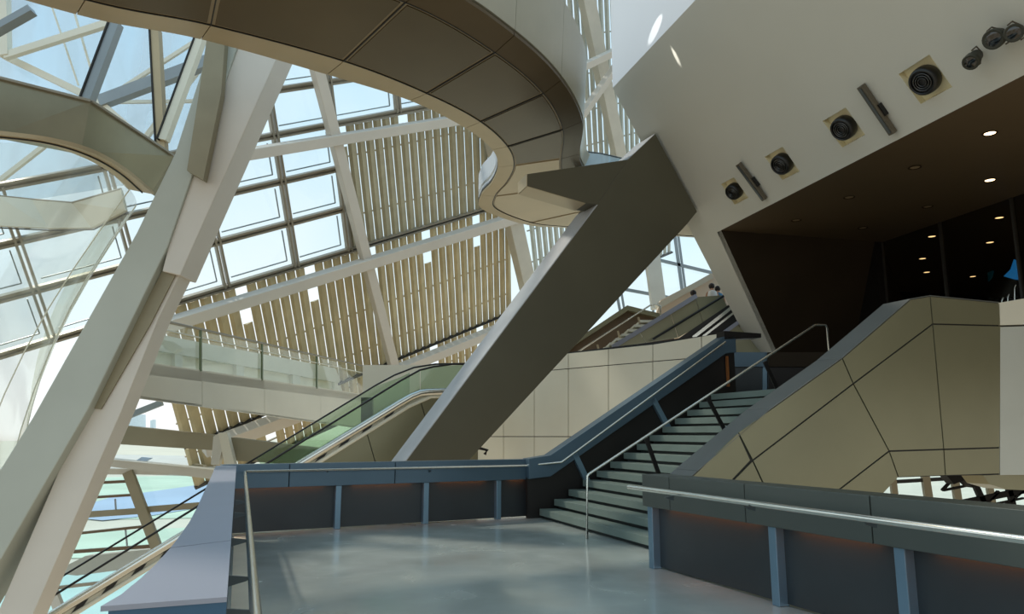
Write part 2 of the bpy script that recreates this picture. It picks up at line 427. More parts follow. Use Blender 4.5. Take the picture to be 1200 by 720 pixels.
# sloping top plates
tops = [(806, 563), (817, 553), (903, 480), (987, 420), (1067, 351), (1090, 347), (1171, 355)]
for i in range(len(tops) - 1):
    a, b = Bp(*tops[i]), Bp(*tops[i + 1]); dd = (b - a).normalized()
    m = MB(); m.prism([a + dd * .006, b - dd * .006, b - dd * .006 + V * .54, a + dd * .006 + V * .54], UP * .012); m.build('top_plate', M['cladtop'], cw)
pw = thing('clad_wall', 'pale grey smooth wall section at the right edge, beside the bronze clad wall', 'wall', Bp(1190, 560))
a = Bp(1171.5, 355); a_lo = Bp(1172, 557)
out2 = [a, a + W * 3 + UP * .55 - V * .8, a_lo + W * 3 - V * .8 + UP * .0, a_lo]
a2 = Bp(1172, 382)
m = MB(); m.prism([a2 - UP * .02, a2 + W * 3 - V * .8 + UP * .1, out2[2], out2[3]], V * .5); m.build('panel', M['cladpale'], pw)
m = MB(); m.prism([a, out2[1], a2 + W * 3 - V * .8 + UP * .13, a2 + UP * .01], V * .5); m.build('cornice', M['tile'], pw)  # top of the section in ivory, painting the bright light on it
m = MB(); m.prism([Bp(1152, 557.5), Bp(1160, 568), Bp(1180, 574), Bp(1260, 577), Bp(1260, 553)], V * .4); m.build('underside_plate', M['clad'], pw)

# ================================================================ FACADE PLANE (sloped glass and louvres)
T = ray(1740, -107).normalized(); S_ = ray(730, 1780).normalized(); S_ = (S_ - T * S_.dot(T)).normalized()
N = T.cross(S_).normalized();  N = N if N.y > 0 else -N      # away from the viewer
O = onY(400, 300, 28)
def fac(t, s, n=0.0): return O + T * t + S_ * s + N * n
def on_fac(px, py, n=0.0): return onP(px, py, O + N * n, N)
ml = [-15.6, -12.9, -10.1, -7.3, -4.55, -1.9, .35, 3.1, 5.8, 8.6]
tr = [-9.8, -8.2, -6.58, -5.1, -3.46, -1.87, -.14]
win = thing('window_1', None, None, fac(-3, 0)); win['kind'] = 'structure'; win['label'] = 'sloping glazed roof facade of square panes between bronze mullions'
def bar(mb, a, b, w, h): return mb.beam(a, b, w, h, side=N.cross((b - a).normalized()))
for i, t in enumerate(ml):
    s0 = -9.8 if t > -4 else -5.1
    s1_ = -.14 if t < .5 else -5.1
    m = MB()
    for o_ in (-.075, .075): bar(m, fac(t + o_, s0, -.03), fac(t + o_, s1_, -.03), .07, .22)
    m.build('mullion', M['mull'], win)
for s in tr:
    t0 = -15.6 if s > -5.5 else -3.4
    t1_ = 8.8 if s < -5 or s > -1 else .35
    m = MB()
    for o_ in (-.075, .075): bar(m, fac(t0, s + o_, -.02), fac(t1_, s + o_, -.02), .07, .18)
    bar(m, fac(t0, s, .02), fac(t1_, s, .02), .10, .06)
    m.build('transom', M['mull'], win)
for i in range(len(ml) - 1):
    for j in range(len(tr) - 1):
        t0, t1, s0, s1 = ml[i], ml[i + 1], tr[j], tr[j + 1]
        if t0 < -4 and s0 < -5.2: continue
        if t0 > 0 and s0 > -5.2: continue
        m = MB(); m.prism([fac(t0 + .1, s0 + .1, .05), fac(t1 - .1, s0 + .1, .05), fac(t1 - .1, s1 - .1, .05), fac(t0 + .1, s1 - .1, .05)], N * .02)
        pn = m.build('pane', M['glass'], win)
        m = MB(); g = .26
        c4 = [fac(t0 + g, s0 + g, .12), fac(t1 - g, s0 + g, .12), fac(t1 - g, s1 - g, .12), fac(t0 + g, s1 - g, .12)]
        for q in (1, 2): bar(m, c4[q], c4[(q + 1) % 4], .035, .05)
        m.build('sash_line', M['mullblue'], pn)
# louvres
def ordn(i): return ['first', 'second', 'third', 'fourth', 'fifth', 'sixth', 'seventh', 'eighth', 'ninth'][i]
def louvre(label, t0, t1, s0, s1, n_sl, m_, group, hole=None, skew=0, gap=.038, holeh=(0, 0)):
    root = thing('louvre_panel', label, 'louvre panel', fac((t0 + t1) / 2, (s0 + s1) / 2), group)
    m = MB(); p = (t1 - t0) / n_sl
    for k in range(n_sl):
        a = t0 + k * p + gap / 2; b = a + p - gap
        segs = [(s0, s1)]
        if hole is not None and k == 0:
            segs = [(s0, s0 + .06), (s0 + holeh[1], s1)]
        for u, v in segs:
            if v - u < .08: continue
            su, sv = skew * (u), skew * (v)
            w_ = (b - a) / 2
            # folded slat: ridge towards the viewer
            A = [fac(a + su, u, .05), fac(a + w_ * .55 + su, u, -.06), fac(b - .02 + su, u, .02), fac(b + su, u, .04)]
            B = [fac(a + sv, v, .05), fac(a + w_ * .55 + sv, v, -.06), fac(b - .02 + sv, v, .02), fac(b + sv, v, .04)]
            m.loft(A, B)
    m.build('slats', m_, root)
    m = MB()
    q = max(2, int((s1 - s0) / 1.6))
    for i in range(q):
        s = s0 + (i + .5) * (s1 - s0) / q
        bar(m, fac(t0 + skew * s, s, .2), fac(t1 + skew * s, s, .2), .05, .06)
    m.build('cross_rail', M['mull'], root)
    m = MB(); bar(m, fac(t0 + skew * s1, s1 + .03, -.02), fac(t1 + skew * s1, s1 + .03, -.02), .09, .16); m.build('bottom_rail', M['seam'], root)
tl = [-7.3 + .0, -4.25, -1.55, 1.15, 3.83, 6.55, 8.75]
g1, g2, g3 = 'grey louvre panels of the upper row', 'tan louvre panels of the middle row', 'louvre panels of the lowest row'
up = [.45, 3.15, 5.85, 8.75]
for i in range(3):
    louvre('grey louvre panel of the upper row, %s to the right of the white mullion beam' % ordn(i), up[i], up[i + 1], -4.95, -.22, 7, M['slatgrey'], g1, hole=1, holeh=(0, .75))
for i in range(6):
    louvre('tan vertical louvre panel of the tall middle row, %s from the left' % ordn(i), tl[i], tl[i + 1], .02, 5.55, 7 if i < 5 else 6, M['slat'], g2, hole=1 if i else None, holeh=(0, 1.5))
for i in range(6):
    louvre('louvre panel of the lowest row under the black seam, %s from the left' % ordn(i), tl[i], tl[i + 1], 5.7, 7.5, 7 if i < 5 else 6, M['slat'], g3, hole=1 if i else None, holeh=(0, 1.5))
rs = [9.7, 12.4, 15.1, 17.8, 20.5]
for i in range(4):
    louvre('pale louvre panel behind the spiral bridge, %s from its left' % ordn(i), rs[i], rs[i + 1], -9.5, 6, 7, M['slatpale'], 'pale louvre panels right of the slanted pillar', skew=.13, gap=.09)
# white tie beams in front of the facade (each a thing)
def fbeam(label, a, b, w, h, n=-.7, mt='white', name='tie_beam', ext=(0, 0)):
    p, q = on_fac(*a, n), on_fac(*b, n); d = (q - p).normalized(); p = p - d * ext[0]; q = q + d * ext[1]
    m = MB(); bar(m, p, q, w, h); return m.build(name, M[mt], None, bevel=.02, label=label, cat='beam')
fbeam('long white box beam crossing in front of the tan louvres just below the glass panes', (190, 383), (590, 260), .42, .4, ext=(1, 1.5))
fbeam('white box beam crossing the upper glass panes and grey louvres', (270, 184), (522, 143), .36, .35, ext=(.5, 2.5))
fbeam('short white beam low on the louvres, running behind the taupe strut', (462, 436), (592, 383), .42, .4, ext=(1, 2))
fbeam('white rafter beam running down between the glass panes and the louvres', (373, 88), (461, 428), .38, .4, n=-.55, ext=(1.5, .5))
fbeam('slanted pale pillar between the tan louvres and the pale louvres', (599, 250), (640, 430), .75, .5, n=-.5, ext=(4, 2), mt='lintel')
fbeam('white tie bar behind the outer edge of the spiral bridge, upper one', (676, 82), (722, 60), .3, .3, n=-1.5, ext=(2, 2))
fbeam('white diagonal tie bar behind the outer edge of the spiral bridge, steeper one', (680, 138), (722, 78), .3, .3, n=-1.5, ext=(2, 2))
fbeam('wide pale pillar between the pale louvres beside the grey wall', (700, 60), (725, 180), .7, .4, n=-.5, ext=(5, 2), mt='lintel')
fbeam('pale beam low on the facade seen under the balcony', (270, 515), (345, 487), .5, .5, ext=(1, 1.5))

# ================================================================ SPIRAL BRIDGE
HZ = 8.7
L1 = [(-9.8, 9.2), (-7.09, 11.15), (-5.32, 11.93), (-3.26, 13.2), (-1.81, 14.57), (-.73, 16.0), (-.11, 17.49), (.05, 18.8), (-.15, 20.1), (-.52, 21.39), (-.5, 22.7), (.64, 24.23), (1.94, 24.76), (5, 25.6), (9, 26.6)]
L0 = [(-10.3, 9.7), (-7.6, 11.75), (-5.77, 12.57), (-3.77, 13.93), (-2.25, 15.11), (-1.12, 16.59), (-.51, 17.95), (-.40, 19.2), (-.6, 20.5), (-.95, 21.6), (-.95, 23.1), (.5, 24.85), (1.94, 25.25), (5, 26.1), (9, 27.1)]
R1 = [(-8.0, 6.9), (-5.9, 9.1), (-4.2, 9.75), (-1.78, 11.23), (-.32, 12.87), (.67, 14.57), (1.21, 16.44), (1.30, 18.3), (1.4, 19.4), (1.7, 20.5), (2.3, 21.5), (3.2, 22.2), (4.4, 22.6), (6.5, 23.1), (10, 23.9)]
R0 = [(-7.5, 6.5), (-5.4, 8.6), (-3.75, 9.2), (-1.3, 10.85), (.05, 12.45), (1.02, 14.19), (1.66, 16.24), (1.78, 18.3), (1.95, 19.2), (2.3, 20.1), (2.8, 20.9), (3.6, 21.5), (4.7, 22.0), (6.8, 22.5), (10.2, 23.3)]
tov = lambda a, z: [Vec((x, y, z)) for x, y in a]
NSP = 10
cL0, cL1, cR1, cR0 = [smoothline(tov(a, z), NSP) for a, z in ((L0, HZ + .1), (L1, HZ), (R1, HZ), (R0, HZ + .12))]
br = thing('spiral_bridge', 'great curling walkway bridge with dark panelled underside sweeping overhead from top left', 'bridge', (0, 16, HZ))
def strip(a, b, name, m_, th=.12, i0=0, i1=None, gap=0, inseta=0):
    i1 = len(a) - 1 if i1 is None else i1
    A, B = a[i0:i1 + 1], b[i0:i1 + 1]
    if inseta:
        A, B = [p + (q - p).normalized() * inseta for p, q in zip(A, B)], [q + (p - q).normalized() * inseta for p, q in zip(A, B)]
    if gap:
        for X in (A, B):
            X[0] = X[0] + (X[1] - X[0]).normalized() * gap; X[-1] = X[-1] + (X[-2] - X[-1]).normalized() * gap
    m = MB(); Ta = [p + UP * th for p in A]; Tb = [p + UP * th for p in B]
    rows = [[A[i], B[i], Tb[i], Ta[i], A[i]] for i in range(len(A))]
    m.sheet(rows, False); m.add(rows[0][:4], [(0, 1, 2, 3)]); m.add(rows[-1][:4], [(0, 1, 2, 3)])
    return m.build(name, m_, br)
knots = [0, 1, 2, 3, 4, 5, 6, 7, 9, 11, 12, 13, 14]
for a, b in zip(knots, knots[1:]):
    i0, i1 = a * NSP, b * NSP
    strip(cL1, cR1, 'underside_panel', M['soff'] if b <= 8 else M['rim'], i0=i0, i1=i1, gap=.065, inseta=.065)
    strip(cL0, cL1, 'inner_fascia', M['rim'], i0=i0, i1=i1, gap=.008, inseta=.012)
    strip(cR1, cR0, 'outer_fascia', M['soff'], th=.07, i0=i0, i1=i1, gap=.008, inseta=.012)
    # pale joint frame between the panels
lift = lambda c, dz: [p + UP * dz for p in c]
strip(lift(cL1, .02), lift(cR1, .02), 'joint_frame', M['soffline'], th=.12)
strip(lift(cL0, .06), lift(cL1, .06), 'backing', M['seam'], th=.08)
strip(lift(cR1, .07), lift([q + (p - q).normalized() * .12 for p, q in zip(cR1, cR0)], .07), 'backing', M['seam'], th=.02)
# dark joints
def line3(c, a, b, m_, w=.03):
    m = MB(); m.sheet([[p + Vec((0, 0, -.004)) + (q - p).normalized() * (-w / 2), p + Vec((0, 0, -.004)) + (q - p).normalized() * (w / 2), p + UP * .05, p + Vec((0, 0, -.004)) + (q - p).normalized() * (-w / 2)] for p, q in zip(a, b)], False)
    return m.build('joint_line', m_, br)
line3(None, cL1, cR1, M['seam'], .024); line3(None, cR1, cL1, M['seam'], .024)
for k in knots[1:7]:
    i = k * NSP; m = MB(); m.beam(cL1[i] + UP * .03, cR1[i] + UP * .03, .02, .08); m.build('joint_line', M['seam'], br)
# outer side wall
outw = [(cR0[i] - cR1[i]).normalized() for i in range(len(cR0))]
topR = [p + o * .12 + UP * (1.7 - 1.25 * min(1, max(0, (i - 66) / 12))) for i, (p, o) in enumerate(zip(cR0, outw))]
for a, b in zip([0, 2, 4, 5, 6, 8, 10, 12], [2, 4, 5, 6, 8, 10, 12, 14]):
    i0, i1 = a * NSP, b * NSP
    A = [p + o * .01 for p, o in zip(cR0, outw)][i0:i1 + 1]; Bt = topR[i0:i1 + 1]
    A = [p + UP * .10 for p in A]
    A[0] = A[0] + (A[1] - A[0]).normalized() * .01; Bt[0] = Bt[0] + (Bt[1] - Bt[0]).normalized() * .01
    m = MB(); rows = [[p, q, q - o * .1, p - o * .1, p] for p, q, o in zip(A, Bt, outw[i0:])]
    m.sheet(rows, False); m.add(rows[0][:4], [(0, 1, 2, 3)]); m.add(rows[-1][:4], [(0, 1, 2, 3)]); m.build('side_panel', M['side'], br)
# inner side parapet (seen only from the side) and deck
topL = [p + UP * .9 for p in cL0]
m = MB(); rows = [[p, q, q + Vec((.05, -.05, 0)), p + Vec((.05, -.05, 0)), p] for p, q in zip(lift(cL0, .1), topL)]
m.sheet(rows, False); m.build('inner_parapet', M['wall2'], br)
strip(lift(cL0, .2), lift(cR0, .2), 'deck', M['concrete'], th=.1)
# glass balustrade on the far stretch of the bridge
gb = thing('glass_balustrade', 'pale blue glass balustrade on the bridge above the taupe arm', 'balustrade', onY(705, 185, 20))
gp = [onY(674, 176, 19.2), onY(705, 180, 19.8), onY(748, 190, 20.3)]
for a, b in zip(gp, gp[1:]):
    m = MB(); m.prism([a, b, b - UP * .75, a - UP * .75], Vec((0, .02, 0))); m.build('pane', glass('balustrade_glass', (190, 215, 225), .3, veil=.45, veilcol=(190, 205, 212)), gb)
m = MB(); m.tube([p for p in gp], .02, 8); m.build('rail', M['bracket'], gb)

# ================================================================ GREY CRYSTAL WALL + RECESS
q0 = onY(845, 270, 18.5); ZS = q0.z
q1 = onZ(1200, 88, ZS); D = (q1 - q0).normalized()
hL = Vec((D.y, -D.x, 0)).normalized(); hL = hL if hL.x < 0 else -hL
th_ = math.radians(37); U = Vec((hL.x * math.sin(th_), hL.y * math.sin(th_), math.cos(th_)))
N2 = D.cross(U).normalized(); N2 = N2 if N2.x > 0 else -N2    # into the wall
def Wp(px, py): return onP(px, py, q0, N2)
Pa, Pb = Wp(718, 103), Wp(815, 0); Pc = Pa + (Pb - Pa) * 3.2
Pend = q0 + D * ((q0.y - 4.7) / abs(D.y))
legL, legR = Wp(882, 412), Wp(910, 412)
ldn = (legR - q0).normalized(); legRb = legR + ldn * 1.6; ldl = (legL - Wp(805, 262)).normalized(); legLb = legL + ldl * 1.6
outline = [Pa, Wp(748, 160), Wp(805, 262), legL, legLb, legRb, legR, q0, Pend, Pc]
spots = [((1053, 87), (1089, 64), (1116, 102), (1079, 122)), ((964, 142), (991, 126), (1014, 158), (987, 173)),
         ((896, 184), (917, 172), (937, 201), (917, 211)), ((845, 216), (860, 208), (877, 232), (861, 240))]
holes = [[Wp(*p) for p in s] for s in spots]
def holed(outline, holes):
    bm = bmesh.new(); edges = []
    for loop in [outline] + holes:
        vs = [bm.verts.new(p) for p in loop]
        edges += [bm.edges.new((vs[i], vs[(i + 1) % len(vs)])) for i in range(len(vs))]
    bmesh.ops.triangle_fill(bm, use_beauty=True, use_dissolve=False, edges=edges)
    bm.verts.index_update(); vs = [v.co.copy() for v in bm.verts]; fs = [tuple(v.index for v in f.verts) for f in bm.faces]; bm.free(); return vs, fs
vs, fs = holed(outline, holes)
m = MB(); m.add(vs, fs)
n = len(outline); ext = N2 * .5
m.add(outline + [p + ext for p in outline], [(i, i + n, (i + 1) % n + n, (i + 1) % n) for i in range(n)] )
m.add([p + ext for p in outline], [tuple(range(n))])
struct('wall_right', m, M['wall'])
m = MB(); m.prism([Pa, Pc, Pc + UP * 7, Pa + UP * 7], Vec((.4, .1, 0))); struct('wall_right_upper', m, M['wall2'])  # upper facet of the same wall, coloured bluish for the skylight on it
descr = ['largest and nearest, at the right', 'second from the right', 'third from the right', 'smallest, at the left end above the leg']
for i, h in enumerate(holes):
    c = sum(h, Vec()) / 4
    s = thing('recessed_spotlight', 'black round spotlight in a square cream recess, ' + descr[i], 'spotlight', c, 'square recessed spotlights on the sloping grey wall')
    m = MB(); hb = [p + N2 * .12 for p in h]
    m.add(h + hb, [(k, (k + 1) % 4, (k + 1) % 4 + 4, k + 4) for k in range(4)] + [(4, 5, 6, 7)]); m.build('recess_box', mat('recess_cream', (236, 226, 190), .5), s)
    rad = (h[0] - h[1]).length * .355
    axis = (-N2 * .8 + Vec((-.3, -.3, -.25))).normalized()
    m = MB(); cc = c + N2 * .09
    m.lathe(cc, axis, [(-.02, rad * .8), (.04, rad), (.14, rad * 1.0), (.2, rad * .96), (.235, rad * .85), (.235, rad * .78), (.19, rad * .76)], 28)
    m.build('housing', M['black'], s)
    m = MB()
    for q in (.3, .48, .65): m.lathe(cc + axis * .195, axis, [(0, rad * q), (.03, rad * q), (.03, rad * q * .86), (0, rad * q * .86)], 24, caps=False)
    m.build('baffle_ring', M['lens'], s)
tubes_ = [((1012, 98), (1050, 154)), ((868, 190), (899, 232))]
for i, (a, b) in enumerate(tubes_):
    p, q = Wp(*a), Wp(*b); d = (q - p).normalized()
    s = thing('linear_light', ['long grey linear lamp between the two largest square spotlights', 'shorter-looking grey linear lamp between the two smallest square spotlights'][i], 'lamp', (p + q) / 2, 'grey linear lamps on the sloping wall')
    m = MB(); m.beam(p - N2 * .08, q - N2 * .08, .13, .1, side=N2.cross(d)); m.build('housing', M['taupedk'], s, bevel=.01)
    m = MB(); m.beam(p - N2 * .135 + d * .04, q - N2 * .135 - d * .04, .05, .02, side=N2.cross(d)); m.build('diffuser', M['bracket'], s)
    m = MB(); m.box((p + q) / 2 - N2 * .05 + d * .05 + D * .07, D * .03, d * .12, N2 * .04); m.build('bracket', M['black'], s)
# wall-mounted projector lamps top right
def projector(label, px, py, r, L, ax):
    c = Wp(px, py) - N2 * .22; s = thing('projector_lamp', label, 'spotlight', c); ax = Vec(ax).normalized()
    m = MB(); m.lathe(c, ax, [(-L * .5, r * .55), (-L * .4, r * .8), (0, r * .85), (.02, r), (L * .45, r * 1.05), (L * .5, r * .95), (L * .46, r * .8)], 20); m.build('housing', mat('lamp_grey_' + str(px), (52, 52, 42), .6, .2), s)
    m = MB(); m.lathe(c + ax * L * .44, ax, [(0, r * .8), (.015, r * .6), (.02, .01)], 20); m.build('lens', M['lens'], s)
    side = ax.cross(N2).normalized()
    m = MB(); m.tube([c + side * r * 1.15, c + side * r * 1.2 + N2 * .12, c + N2 * .21, c - side * r * 1.2 + N2 * .12, c - side * r * 1.15], .012, 6); m.build('yoke', M['taupedk'], s)
projector('small box-like grey floodlight on the sloping wall, left of the round one', 1151, 61, .115, .3, (-.6, -.35, -.6))
projector('round grey spotlight on the sloping wall near the top right corner', 1178, 36, .14, .3, (-.75, -.5, -.5))
projector('grey spotlight cut by the right edge of the view', 1199, 30, .12, .3, (-.5, -.6, -.4))

# soffit + recess
inn = -hL    # into the recess
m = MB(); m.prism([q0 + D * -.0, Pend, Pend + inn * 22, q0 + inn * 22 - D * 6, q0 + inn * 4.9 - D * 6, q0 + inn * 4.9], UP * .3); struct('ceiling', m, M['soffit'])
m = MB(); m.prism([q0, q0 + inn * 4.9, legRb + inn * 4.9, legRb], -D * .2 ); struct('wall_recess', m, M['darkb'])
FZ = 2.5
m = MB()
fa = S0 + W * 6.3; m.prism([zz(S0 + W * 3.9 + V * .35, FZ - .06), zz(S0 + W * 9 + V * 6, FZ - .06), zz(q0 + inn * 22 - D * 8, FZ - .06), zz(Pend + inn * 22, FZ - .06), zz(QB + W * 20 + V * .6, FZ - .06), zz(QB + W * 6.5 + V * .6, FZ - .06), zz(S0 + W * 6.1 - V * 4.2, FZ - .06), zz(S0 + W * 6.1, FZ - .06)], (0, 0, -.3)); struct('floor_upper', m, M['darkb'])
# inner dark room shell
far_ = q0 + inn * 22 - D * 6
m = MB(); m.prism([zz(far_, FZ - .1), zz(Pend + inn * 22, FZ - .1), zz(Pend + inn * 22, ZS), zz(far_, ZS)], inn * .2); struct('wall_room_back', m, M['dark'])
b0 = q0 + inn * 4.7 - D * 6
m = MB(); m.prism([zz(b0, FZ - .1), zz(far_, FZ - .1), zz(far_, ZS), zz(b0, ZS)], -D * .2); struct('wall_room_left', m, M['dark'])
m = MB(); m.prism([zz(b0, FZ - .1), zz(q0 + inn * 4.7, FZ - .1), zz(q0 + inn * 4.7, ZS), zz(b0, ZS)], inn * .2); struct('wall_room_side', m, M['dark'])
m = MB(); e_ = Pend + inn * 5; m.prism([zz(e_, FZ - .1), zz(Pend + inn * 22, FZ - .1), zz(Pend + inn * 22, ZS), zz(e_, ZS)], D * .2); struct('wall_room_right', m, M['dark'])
# glazed front of dark room
gl = thing('window_2', None, None, q0 + inn * 5); gl['kind'] = 'structure'; gl['label'] = 'dark glazed partition of the unlit room under the soffit'
g0 = q0 + inn * 4.95; L_ = (Pend - q0).length
for k in range(0, 8):
    t = k * 2.0
    p = g0 + D * t
    if t > L_: break
    m = MB(); m.box(zz(p, (FZ + ZS) / 2), D * .03, inn * .05, UP * ((ZS - FZ) / 2)); m.build('mullion', mat('dark_mullion', (44, 42, 38), .4), gl)
    m = MB(); m.prism([zz(p, FZ), zz(p + D * 2, FZ), zz(p + D * 2, ZS), zz(p, ZS)], inn * .02); m.build('pane', M['glassdark'], gl)
m = MB(); m.beam(zz(g0, FZ + 1.1), zz(g0 + D * L_, FZ + 1.1), .06, .06); m.build('transom', mat('dark_transom', (50, 50, 46), .4), gl)
lights = [(1160, 156, 1), (1072, 196, 0), (1160, 211, 1), (995, 231, 0), (933, 258, 0), (1087, 242, 0), (1011, 267, 0), (1018, 296, 1), (1092, 277, 1), (1081, 303, 1), (1086, 319, 1), (1140, 324, 1), (1160, 284, 1), (1171, 255, 1)]
for px, py, on in lights:
    p = onZ(px, py, ZS)
    w = 'lit' if on else 'unlit'
    s = thing('downlight', '%s recessed downlight in the brown soffit' % w if py < 270 and on == 1 or not on else 'small lit downlight glowing in the dark room', 'downlight', p, '%s ceiling downlights' % w if not on or py < 250 else 'downlights in the dark room')
    if on: s['label'] = 'lit warm recessed downlight in the brown soffit, in front of the glass' if py < 250 else 'small warm downlight glowing in the dark room behind the glass'
    else: s['label'] = 'unlit recessed downlight in the brown soffit'
    r_ = .10
    m = MB(); m.lathe(p - UP * .012, UP, [(0, r_ * 1.25), (0, r_ * .95), (.012, r_ * .95), (.012, r_ * 1.25)], 20, caps=False); m.build('trim_ring', M['darkb'], s)
    m = MB(); m.lathe(p - UP * .006, UP, [(0, r_ * .9), (.005, r_ * .9)], 20); m.build('bulb', M['lamp'] if on else M['lampoff'], s)
# blue hanging cloth beyond the glass, glow added by emission, and little rail tips
def yp(poly, Y, name, m_, label, cat, dp=.05):
    m = MB(); m.prism([onY(*p, Y) for p in poly], Vec((0, dp, 0))); return m.build(name, m_, None, label=label, cat=cat)
m = MB(); c1 = [onY(*p, 17.5) for p in ((1176, 324), (1184, 316), (1188, 304), (1197, 307), (1200, 328), (1190, 328))]; cc = onY(1190, 316, 17.3)
m.add(c1 + [cc], [(i, (i + 1) % 6, 6) for i in range(6)]); m.build('display_cloth', M['bluecloth'], None, label='bright blue folded cloth display glowing in the dark room', cat='display')
m = MB(); c1 = [onY(*p, 17.8) for p in ((1158, 331), (1157, 320), (1163, 317), (1165, 318), (1163, 326))]; m.add(c1 + [onY(1161, 324, 17.7)], [(i, (i + 1) % 5, 5) for i in range(5)])
m.build('display_cloth', M['tealcloth'], None, label='dim teal cloth display left of the bright blue one', cat='display')
for i, (x, y0_, y1_) in enumerate(((1027, 367, 382), (1038, 364, 374), (1174, 349, 353), (1181, 345, 353), (1189, 334, 351))):
    m = MB(); m.tube([onY(x, y1_ + 6, 14.5), onY(x, y0_ + 4, 14.5), onY(x + 1.5, y0_, 14.5)], .012, 6)
    m.build('rail_post', M['steel'], None, label='thin steel rail tip poking up behind the clad wall', cat='post', group='rail tips behind the clad wall')

# upper landing parapets seen at the head of the stairs
def small_parapet(label, a, b, Y, capm, pm, zt_px, zc_px, zb_px):
    t = thing('parapet', label, 'parapet', onY((a + b) / 2, zb_px, Y))
    m = MB(); m.prism([onY(a, zt_px, Y), onY(b, zt_px, Y), onY(b, zc_px, Y), onY(a, zc_px, Y)], Vec((0, .25, 0))); m.build('cap', M[capm], t)
    m = MB(); m.prism([onY(a, zc_px, Y + .06), onY(b, zc_px, Y + .06), onY(b, zb_px, Y + .06), onY(a, zb_px, Y + .06)], Vec((0, .1, 0))); m.build('infill_panel', M[pm], t)
    m = MB(); m.prism([onY(b - 6, zc_px, Y + .02), onY(b - 1, zc_px, Y + .02), onY(b - 1, zb_px, Y + .02), onY(b - 6, zb_px, Y + .02)], Vec((0, .05, 0))); m.build('post', M['post'], t)
small_parapet('short blue parapet at the head of the stairs, under the leaning grey leg', 857, 900, 17.4, 'cap', 'panel', 413, 430, 480)
small_parapet('dark parapet at the head of the stairs, right of the blue one', 900.5, 975, 17.3, 'darkb', 'panelbr', 413, 430, 480)

# ================================================================ TAUPE STRUT
sa, sb, sc = onY(817, 248, 18.65), onY(768, 157, 17.8), onY(500, 537, 16.6)
Ns = (sb - sa).cross(sc - sa).normalized()
def Sp(px, py): return onP(px, py, sa, Ns)
front = [(618, 218), (618, 204), (736, 187), (768, 157), (817, 248), (806, 262), (520, 572), (452, 572), (700, 240), (686, 238)]
ext = Vec((-.42, .9, 0))
sobj = thing('strut', 'massive taupe steel strut leaning up to the right with a stub arm under the bridge', 'strut', Sp(490, 570))
m = MB(); m.prism([Sp(*p) for p in front[2:9]], ext); m.build('leaning_member', M['strut'], sobj, bevel=.01)
m = MB(); m.prism([Sp(*p) for p in (front[0], front[1], front[2], front[8], front[9])], Vec((-.2, .6, 0))); m.build('arm', M['strut'], sobj, bevel=.01)
a, b = Sp(*front[7]), Sp(*front[8]); dd = (b - a).normalized()
m = MB(); m.prism([a, b, b + ext, a + ext], dd.cross(ext).normalized() * -.012); m.prism([a, b, b + ext, a + ext], dd.cross(ext).normalized() * .012); m.build('lit_edge_plate', M['strutlit'], sobj)  # pale plate paints the skylight on the strut's upper side
a, b = Sp(*front[2]), Sp(*front[3]); m = MB(); nn = (b - a).cross(ext).normalized(); nn = nn if nn.z > 0 else -nn
m.prism([a, b, b + ext * .9, a + ext * .9], nn * .012); m.build('lit_edge_plate', M['strutlit'], sobj)  # same painted skylight on the tip
a, b, c_ = Sp(618, 218), Sp(686, 238), Vec((-.2, .6, 0)); m = MB(); a1 = Sp(618, 204); m.prism([a - W * .004, a1 - W * .004, a1 + c_ - W * .004, a + c_ - W * .004], -W * .012); m.build('lit_end_plate', M['rim'], sobj); m = MB(); m.prism([a - UP * .004, b - UP * .004, b + c_ - UP * .004, a + c_ - UP * .004], -UP * .012); m.build('underside_plate', M['rim'], sobj)  # arm's end and underside coloured paler to show them lit

# ================================================================ LEFT COLUMNS
def column(label, pts_l, pts_r, Y, depth, m_, dv=None):
    """face polygon from left edge px and right edge px lists at depth Y(list or const)"""
    f = lambda q: onY(q[0], q[1], Y)
    m = MB(); m.prism([f(p) for p in pts_l] + [f(p) for p in pts_r[::-1]], dv or Vec((0, depth, 0)))
    return m
ca = thing('leaning_column', 'broad white leaning box column, the thick left leg of the V in front of the facade', 'column', onY(10, 640, 15))
m = column('', [(262, 40), (240, 205), (160, 273), (63, 453), (-70, 690)], [(334, 40), (211, 322), (190, 318), (92, 500), (-10, 700)], 15, 1, None, dv=Vec((.1, .9, 0)))
# main shaft as two facets: front shade coloured grey green, lit right facet coloured white
m = MB(); fr = [(257, 60), (330, 60), (246, 235), (211, 322), (190, 318), (103, 480), (43, 570), (-60, 760), (-110, 700), (0, 560), (63, 453), (160, 273), (213, 168)]
m.prism([onY(*p, 15) for p in ((250, 40), (283, 40), (196, 290), (103, 480), (-45, 735), (-115, 735), (38, 490), (160, 273), (205, 180))], Vec((.0, .9, 0))); m.build('shaft', M['column'], ca, bevel=.02)
m = MB(); a_, b_2 = [(284, 40), (337, 40), (238, 262), (211, 323), (190, 318), (197, 290)], 15.05
m.prism([onY(*p, 15.06) for p in a_], Vec((0, .8, 0))); m.build('haunch', M['white'], ca, bevel=.02)
m = MB(); m.prism([onY(*p, 14.8) for p in ((243, 40), (264, 40), (259, 110), (238, 211), (219, 200), (233, 110))], Vec((0, .2, 0))); m.build('cover_plate', M['taupe'], ca)
cb = thing('leaning_column', 'slimmer white leaning box column branching below, the right leg of the V', 'column', onY(20, 715, 15.2))
m = MB(); m.prism([onY(*p, 15.25) for p in ((190, 316), (211, 322), (186, 373), (143, 480), (30, 740), (-12, 740), (100, 480), (140, 408))], Vec((.0, .55, 0))); m.build('shaft', M['white'], cb, bevel=.015)
m = MB(); m.prism([onY(*p, 15.2) for p in ((190, 318), (206, 321), (176, 380), (118, 480), (103, 478))], Vec((0, .04, 0))); m.build('recessed_web', M['taupe'], cb)

